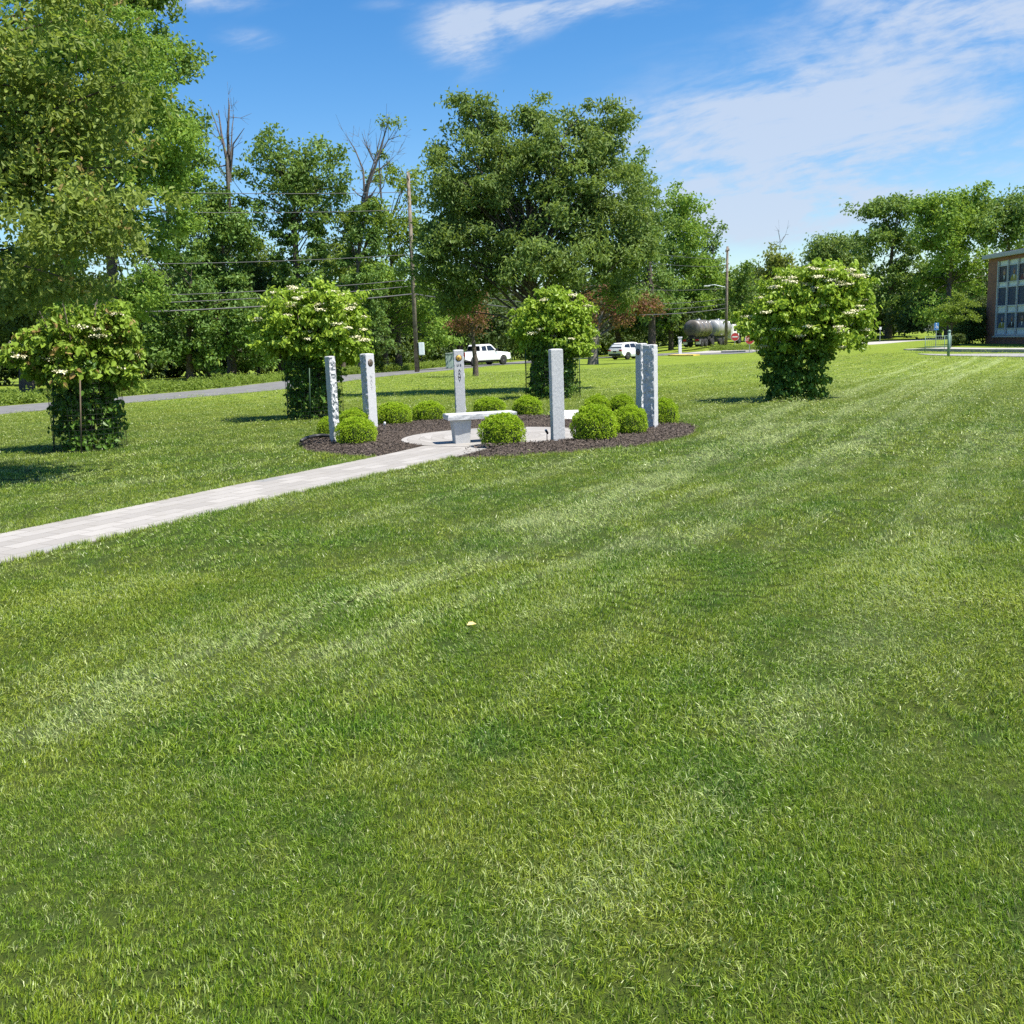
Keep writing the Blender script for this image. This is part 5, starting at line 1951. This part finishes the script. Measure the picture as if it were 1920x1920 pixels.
for k in range(12):
    ya, yb = y1-1.5*k, y1-1.5*(k+1)
    yc = (ya+yb)/2
    fr = MB()
    fr.box((.055, ya-.05, (zsill+zhead)/2), (.13, .10, zhead-zsill))
    zs_ = sorted(set([r[0] for r in rows]+[r[1] for r in rows]))
    wobj = fr.build('mullion', m_alu, t)
    for (za, zb_, kind) in rows:
        if kind == 'poster':
            wn = MB().box((.15, yc-.05, (za+zb_)/2), (.03, 1.34, zb_-za)).build('poster', m_print if rr_.random() < .7 else m_print2, t)
            hz_ = za+(zb_-za)*.62
            hr = (zb_-za)*.155
            sk = rr_.choice(skin)
            h_ = MB()
            h_.lathe([(hr*1.0, .1325), (hr, .134)], 18, 'X', (0, yc-.05, hz_), sx=.78*1.25, sy=1.25)
            # ellipse: head
            h_.build('face', sk, wn)
            bodyp = [(-.50, 0), (-.46, .22), (-.30, .34), (-.12, .40), (.12, .40), (.30, .34), (.46, .22), (.50, 0)]
            vs = [(.1335, yc-.05+a*1.1, za+.01+bb*(zb_-za)) for a, bb in bodyp]+[(.1345, yc-.05+a*1.1, za+.01+bb*(zb_-za)) for a, bb in bodyp]
            n = len(bodyp)
            MB().add(vs, [tuple(range(n)), tuple(range(2*n-1, n-1, -1))]+[(i, (i+1) % n, n+(i+1) % n, n+i) for i in range(n)]).build('jacket', rr_.choice(cloth), wn)
            vs = [(.1300, yc-.05-.10, za+.40*(zb_-za)), (.1300, yc-.05+.10, za+.40*(zb_-za)), (.1300, yc-.05, za+.12*(zb_-za))]
            MB().add(vs+[(.1320, b_, c_) for a, b_, c_ in vs], [(0, 1, 2), (5, 4, 3), (0, 3, 4, 1), (1, 4, 5, 2), (2, 5, 3, 0)]).build('collar', m_wht, wn)
        else:
            MB().box((.15, yc-.05, (za+zb_)/2), (.03, 1.34, zb_-za)).build('window_panel', m_panel if kind == 'panel' else m_navy, t)
tr = MB()
prev = zsill
edges = [zsill]+[v for r in sorted(rows, key=lambda r: r[0]) for v in (r[0], r[1])]+[zhead]
for a, c_ in zip(edges[0::2], edges[1::2]):
    if c_-a > .005:
        tr.box((.12, (y1+ywin)/2, (a+c_)/2), (.08, y1-ywin, c_-a))
tr.build('transom', m_alu, t)
MB().box((-.02, (y1+ywin)/2, zsill-.06), (.34, y1-ywin, .10)).build('sill', m_alu, t)

# single dry leaf on the grass
lf = gp(876, 1190)
V, T, _ = leaf_arrays(np.array([[lf.x, lf.y, .055]]), np.array([[.1, -.3, .95]]), np.array([[.9, .3, .1]]), np.array([.06]), np.array([.035]), hexa=True)
o = link('fallen_leaf', fast_mesh('fallen_leaf', V, T, None, [pbr('dry_leaf', (.55, .42, .16), .7)]))
tag(o, 'single dry yellow leaf lying on the mown grass', 'leaf')
# ------------------------------------------------------------------ grass blades (one object; patches instanced over the lawn)
def blades(n, size, hmin, hmax, wd, rng, seg=2, lean=.55):
    x = rng.normal(0, size*.42, n)
    y = rng.normal(0, size*.42, n)
    h = rng.uniform(hmin, hmax, n)*np.clip(1.1-.25*np.hypot(x, y)/size, .5, 1.1)
    a = rng.uniform(0, 2*np.pi, n)
    ln = np.clip(np.abs(rng.normal(0, lean, n))+.1, 0, 1.9)
    dx, dy = np.cos(a)*ln, np.sin(a)*ln
    f = rng.uniform(0, 2*np.pi, n)
    sx, sy = np.cos(f)*wd/2, np.sin(f)*wd/2
    ww = rng.uniform(.7, 1.3, n)
    sx *= ww
    sy *= ww
    V = []
    ts = [0, .5, 1.0] if seg == 2 else [0, 1.0]
    for t in ts[:-1]:
        ox, oy = dx*h*t*t, dy*h*t*t
        oz = h*t*(1-.3*ln*t).clip(.3)
        k = 1-.25*t
        V.append(np.stack([x+ox-sx*k, y+oy-sy*k, oz], 1))
        V.append(np.stack([x+ox+sx*k, y+oy+sy*k, oz], 1))
    V.append(np.stack([x+dx*h, y+dy*h, h*(1-.42*ln).clip(.18)], 1))
    V = np.stack(V, 1)
    nv = V.shape[1]
    base = (np.arange(n)*nv)[:, None]
    T = ([[0, 1, 3], [0, 3, 2], [2, 3, 4]] if seg == 2 else [[0, 1, 2]])
    tr = (base[:, :, None]+np.array(T)[None]).reshape(-1, 3)
    rnd = np.repeat(rng.uniform(0, 1, n), len(T))
    V = V.reshape(-1, 3)
    V[:, 2] -= .004
    return V, tr, rnd


def free_mask(x, y, r):
    ok = seg_dist(x, y, PATH) > PW/2+r
    a = np.arctan2(y-BC[1], x-BC[0])
    ok &= np.hypot(x-BC[0], y-BC[1]) > bed_r(a)+r
    return ok


def road_mask(x, y, r):
    return (seg_dist(x, y, roadc) > RW/2+r+.1) & (seg_dist(x, y, side) > 2.7+r) & (seg_dist(x, y, drv) > 1.35+r) & (seg_dist(x, y, (pav+pv)/2) > .85+r)


def tilt_noise(x, y, s_):
    return np.array([mnoise.noise(Vector((a*.55, c_*.55, s_)))*.5+mnoise.noise(Vector((a*1.9, c_*1.9, s_)))*.5 for a, c_ in zip(x, y)])


ZONES = [
    (1.3, 3.6, .048, .055, 74, .016, .038, .0027, 6, 2),
    (3.6, 7.0, .072, .080, 84, .017, .040, .0038, 5, 2),
    (7.0, 12.0, .11, .12, 80, .020, .044, .0062, 4, 1),
    (12.0, 20.0, .17, .17, 58, .026, .055, .0115, 4, 1),
    (20.0, 34.0, .28, .28, 64, .022, .045, .018, 3, 1),
    (34.0, 66.0, .50, .50, 60, .020, .040, .032, 3, 1),
]
rg = np.random.default_rng(11)
Vs, Ts, rn, src = [], [], [], []
pp, pr, psc, pm, ptl = [], [], [], [], []
vid = 0
off = 0
for (y0, y1, sp_, ps, nb, h0, h1, wd, nvar, seg) in ZONES:
    ids = []
    for k in range(nvar):
        V, T, r = blades(nb, ps, h0, h1, wd, rg, seg, lean=[.6, .65, .75, 1.0, 1.3, 1.6][ZONES.index((y0, y1, sp_, ps, nb, h0, h1, wd, nvar, seg))])
        Vs.append(V)
        Ts.append(T+off)
        rn.append(r)
        src.append(np.full(len(V), vid, float))
        off += len(V)
        ids.append(vid)
        vid += 1
    xm = y1*.56+1.2
    gx, gy = np.meshgrid(np.arange(-xm, xm, sp_), np.arange(y0, y1, sp_))
    gx = gx+rg.uniform(-.5, .5, gx.shape)*sp_
    gy = gy+rg.uniform(-.5, .5, gy.shape)*sp_
    gx, gy = gx.ravel(), gy.ravel()
    ok = np.abs(gx) < gy*.55+1.2
    gx, gy = gx[ok], gy[ok]
    ok = free_mask(gx, gy, ps*.42)
    if y1 > 25:
        ok &= road_mask(gx, gy, ps*.4)
    gx, gy = gx[ok], gy[ok]
    n = len(gx)
    pp.append(np.stack([gx, gy, terr(gx, gy)], 1))
    pr.append(rg.uniform(0, 2*np.pi, n))
    # tufts grow taller in places
    hn = np.array([mnoise.noise(Vector((x*.9, y*.9, 5))) for x, y in zip(gx, gy)])
    psc.append(np.clip(1+.35*hn+rg.uniform(-.1, .1, n), .6, 1.5))
    m_ = mow(gx, gy)
    pm.append(m_+rg.normal(0, .10, n))
    ptl.append(np.stack([tilt_noise(gx, gy, 3)+.25*np.clip(m_, 0, 1), tilt_noise(gx, gy, 9)-.45*np.clip(m_, 0, 1)], 1))
    src.append(np.array([]))
    # choose variant
    pv_ = rg.choice(ids, n)
    pp[-1] = (pp[-1], pv_)
# fringe along the path and bed edges, small clumps
edge_pts = []
for sgn in (-1, 1):
    e = offset_line(PATH_CUT, sgn*(PW/2+.015))
    e = resample(e, .05)
    edge_pts.append(e)
a_ = np.linspace(0, 2*np.pi, 460, endpoint=False)
edge_pts.append(np.stack([BC[0]+(bed_r(a_)+.03)*np.cos(a_), BC[1]+(bed_r(a_)+.03)*np.sin(a_)], 1))
E = np.vstack(edge_pts)
E = E+rg.normal(0, .012, E.shape)
ok = (np.hypot(E[:, 0]-BC[0], E[:, 1]-BC[1]) > BR-.04) & (seg_dist(E[:, 0], E[:, 1], PATH) > PW/2-.01) & (E[:, 1] > 2) & (E[:, 0] > -14)
E = E[ok]
V, T, r = blades(46, .05, .03, .075, .0065, rg, 1, .5)
Vs.append(V); Ts.append(T+off); rn.append(r); src.append(np.full(len(V), vid, float)); off += len(V)
pp.append((np.stack([E[:, 0], E[:, 1], terr(E[:, 0], E[:, 1])], 1), np.full(len(E), vid)))
pr.append(rg.uniform(0, 2*np.pi, len(E)))
psc.append(rg.uniform(.7, 1.3, len(E)))
pm.append(rg.normal(0, .1, len(E)))
ptl.append(np.zeros((len(E), 2)))
vid += 1
P = np.vstack([a for a, _ in pp])
PV = np.concatenate([v for _, v in pp]).astype(float)
PRt, PS, PM, PT = map(np.concatenate, (pr, psc, pm, ptl))
Vall = np.vstack(Vs)
nB = len(Vall)
src = np.concatenate([s for s in src if len(s)])
Tall = np.vstack(Ts)
m_blade, nt = nt_new('grass_blades')
b = NB(nt)
pos = b.n('ShaderNodeNewGeometry').outputs['Position']
mw = b.n('ShaderNodeAttribute', attribute_name='imow', attribute_type='INSTANCER').outputs['Fac']
rd = b.n('ShaderNodeAttribute', attribute_name='rnd').outputs['Fac']
c = grass_colour(b, pos, mw, rd)
p = b.n('ShaderNodeBsdfPrincipled', {'Base Color': c, 'Roughness': .38, 'Specular IOR Level': .45})
t = b.n('ShaderNodeBsdfTranslucent', {'Color': c})
mx = b.n('ShaderNodeMixShader', {0: .42, 1: p.outputs[0], 2: t.outputs[0]})
b.n('ShaderNodeOutputMaterial', {0: mx.outputs[0]})
z0 = np.zeros(nB)
me = fast_mesh('grass', np.vstack([Vall, P]), Tall, {
    'rnd': ('FACE', np.concatenate(rn)),
    'vid': ('POINT', np.concatenate([src, PV])),
    'isp': ('POINT', np.concatenate([z0, np.ones(len(P))])),
    'irot': ('POINT', np.concatenate([z0, PRt])),
    'iscl': ('POINT', np.concatenate([z0, PS])),
    'imow': ('POINT', np.concatenate([z0, PM])),
    'tiltx': ('POINT', np.concatenate([z0, PT[:, 0]])), 'tilty': ('POINT', np.concatenate([z0, PT[:, 1]]))}, [m_blade])
grass = link('grass', me)
tag(grass, 'short mown green grass blades covering the lawn', 'grass', kind='stuff')
gt = bpy.data.node_groups.new('grass_patches', 'GeometryNodeTree')
gt.interface.new_socket('Geometry', in_out='INPUT', socket_type='NodeSocketGeometry')
gt.interface.new_socket('Geometry', in_out='OUTPUT', socket_type='NodeSocketGeometry')
g = NB(gt)
gi = g.n('NodeGroupInput')
go = g.n('NodeGroupOutput')


def fattr(nm):
    nd = g.n('GeometryNodeInputNamedAttribute', {}, data_type='FLOAT')
    nd.inputs['Name'].default_value = nm
    return nd.outputs['Attribute']


def cmp(a, val):
    nd = g.n('FunctionNodeCompare', {}, data_type='FLOAT', operation='EQUAL')
    gt.links.new(a, nd.inputs['A'])
    nd.inputs['B'].default_value = val
    nd.inputs['Epsilon'].default_value = .1
    return nd.outputs[0]


s1 = g.n('GeometryNodeSeparateGeometry', {0: gi.outputs[0], 1: cmp(fattr('isp'), 1.0)}, domain='POINT')
m2p = g.n('GeometryNodeMeshToPoints', {'Mesh': s1.outputs[0]})
join = g.n('GeometryNodeJoinGeometry')
for k in range(vid):
    bl = g.n('GeometryNodeSeparateGeometry', {0: s1.outputs[1], 1: cmp(fattr('vid'), float(k))}, domain='POINT')
    iop = g.n('GeometryNodeInstanceOnPoints', {'Points': m2p.outputs[0], 'Selection': cmp(fattr('vid'), float(k)), 'Instance': bl.outputs[0], 'Scale': fattr('iscl')})
    er = g.n('FunctionNodeEulerToRotation', {0: g.n('ShaderNodeCombineXYZ', {0: 0.0, 1: 0.0, 2: fattr('irot')}).outputs[0]})
    e2 = g.n('FunctionNodeEulerToRotation', {0: g.n('ShaderNodeCombineXYZ', {0: fattr('tiltx'), 1: fattr('tilty'), 2: 0.0}).outputs[0]})
    rr = g.n('FunctionNodeRotateRotation', {}, rotation_space='GLOBAL')
    gt.links.new(er.outputs[0], rr.inputs[0])
    gt.links.new(e2.outputs[0], rr.inputs[1])
    gt.links.new(rr.outputs[0], iop.inputs['Rotation'])
    gt.links.new(iop.outputs[0], join.inputs[0])
gt.links.new(join.outputs[0], go.inputs[0])
md = grass.modifiers.new('patches', 'NODES')
md.node_group = gt
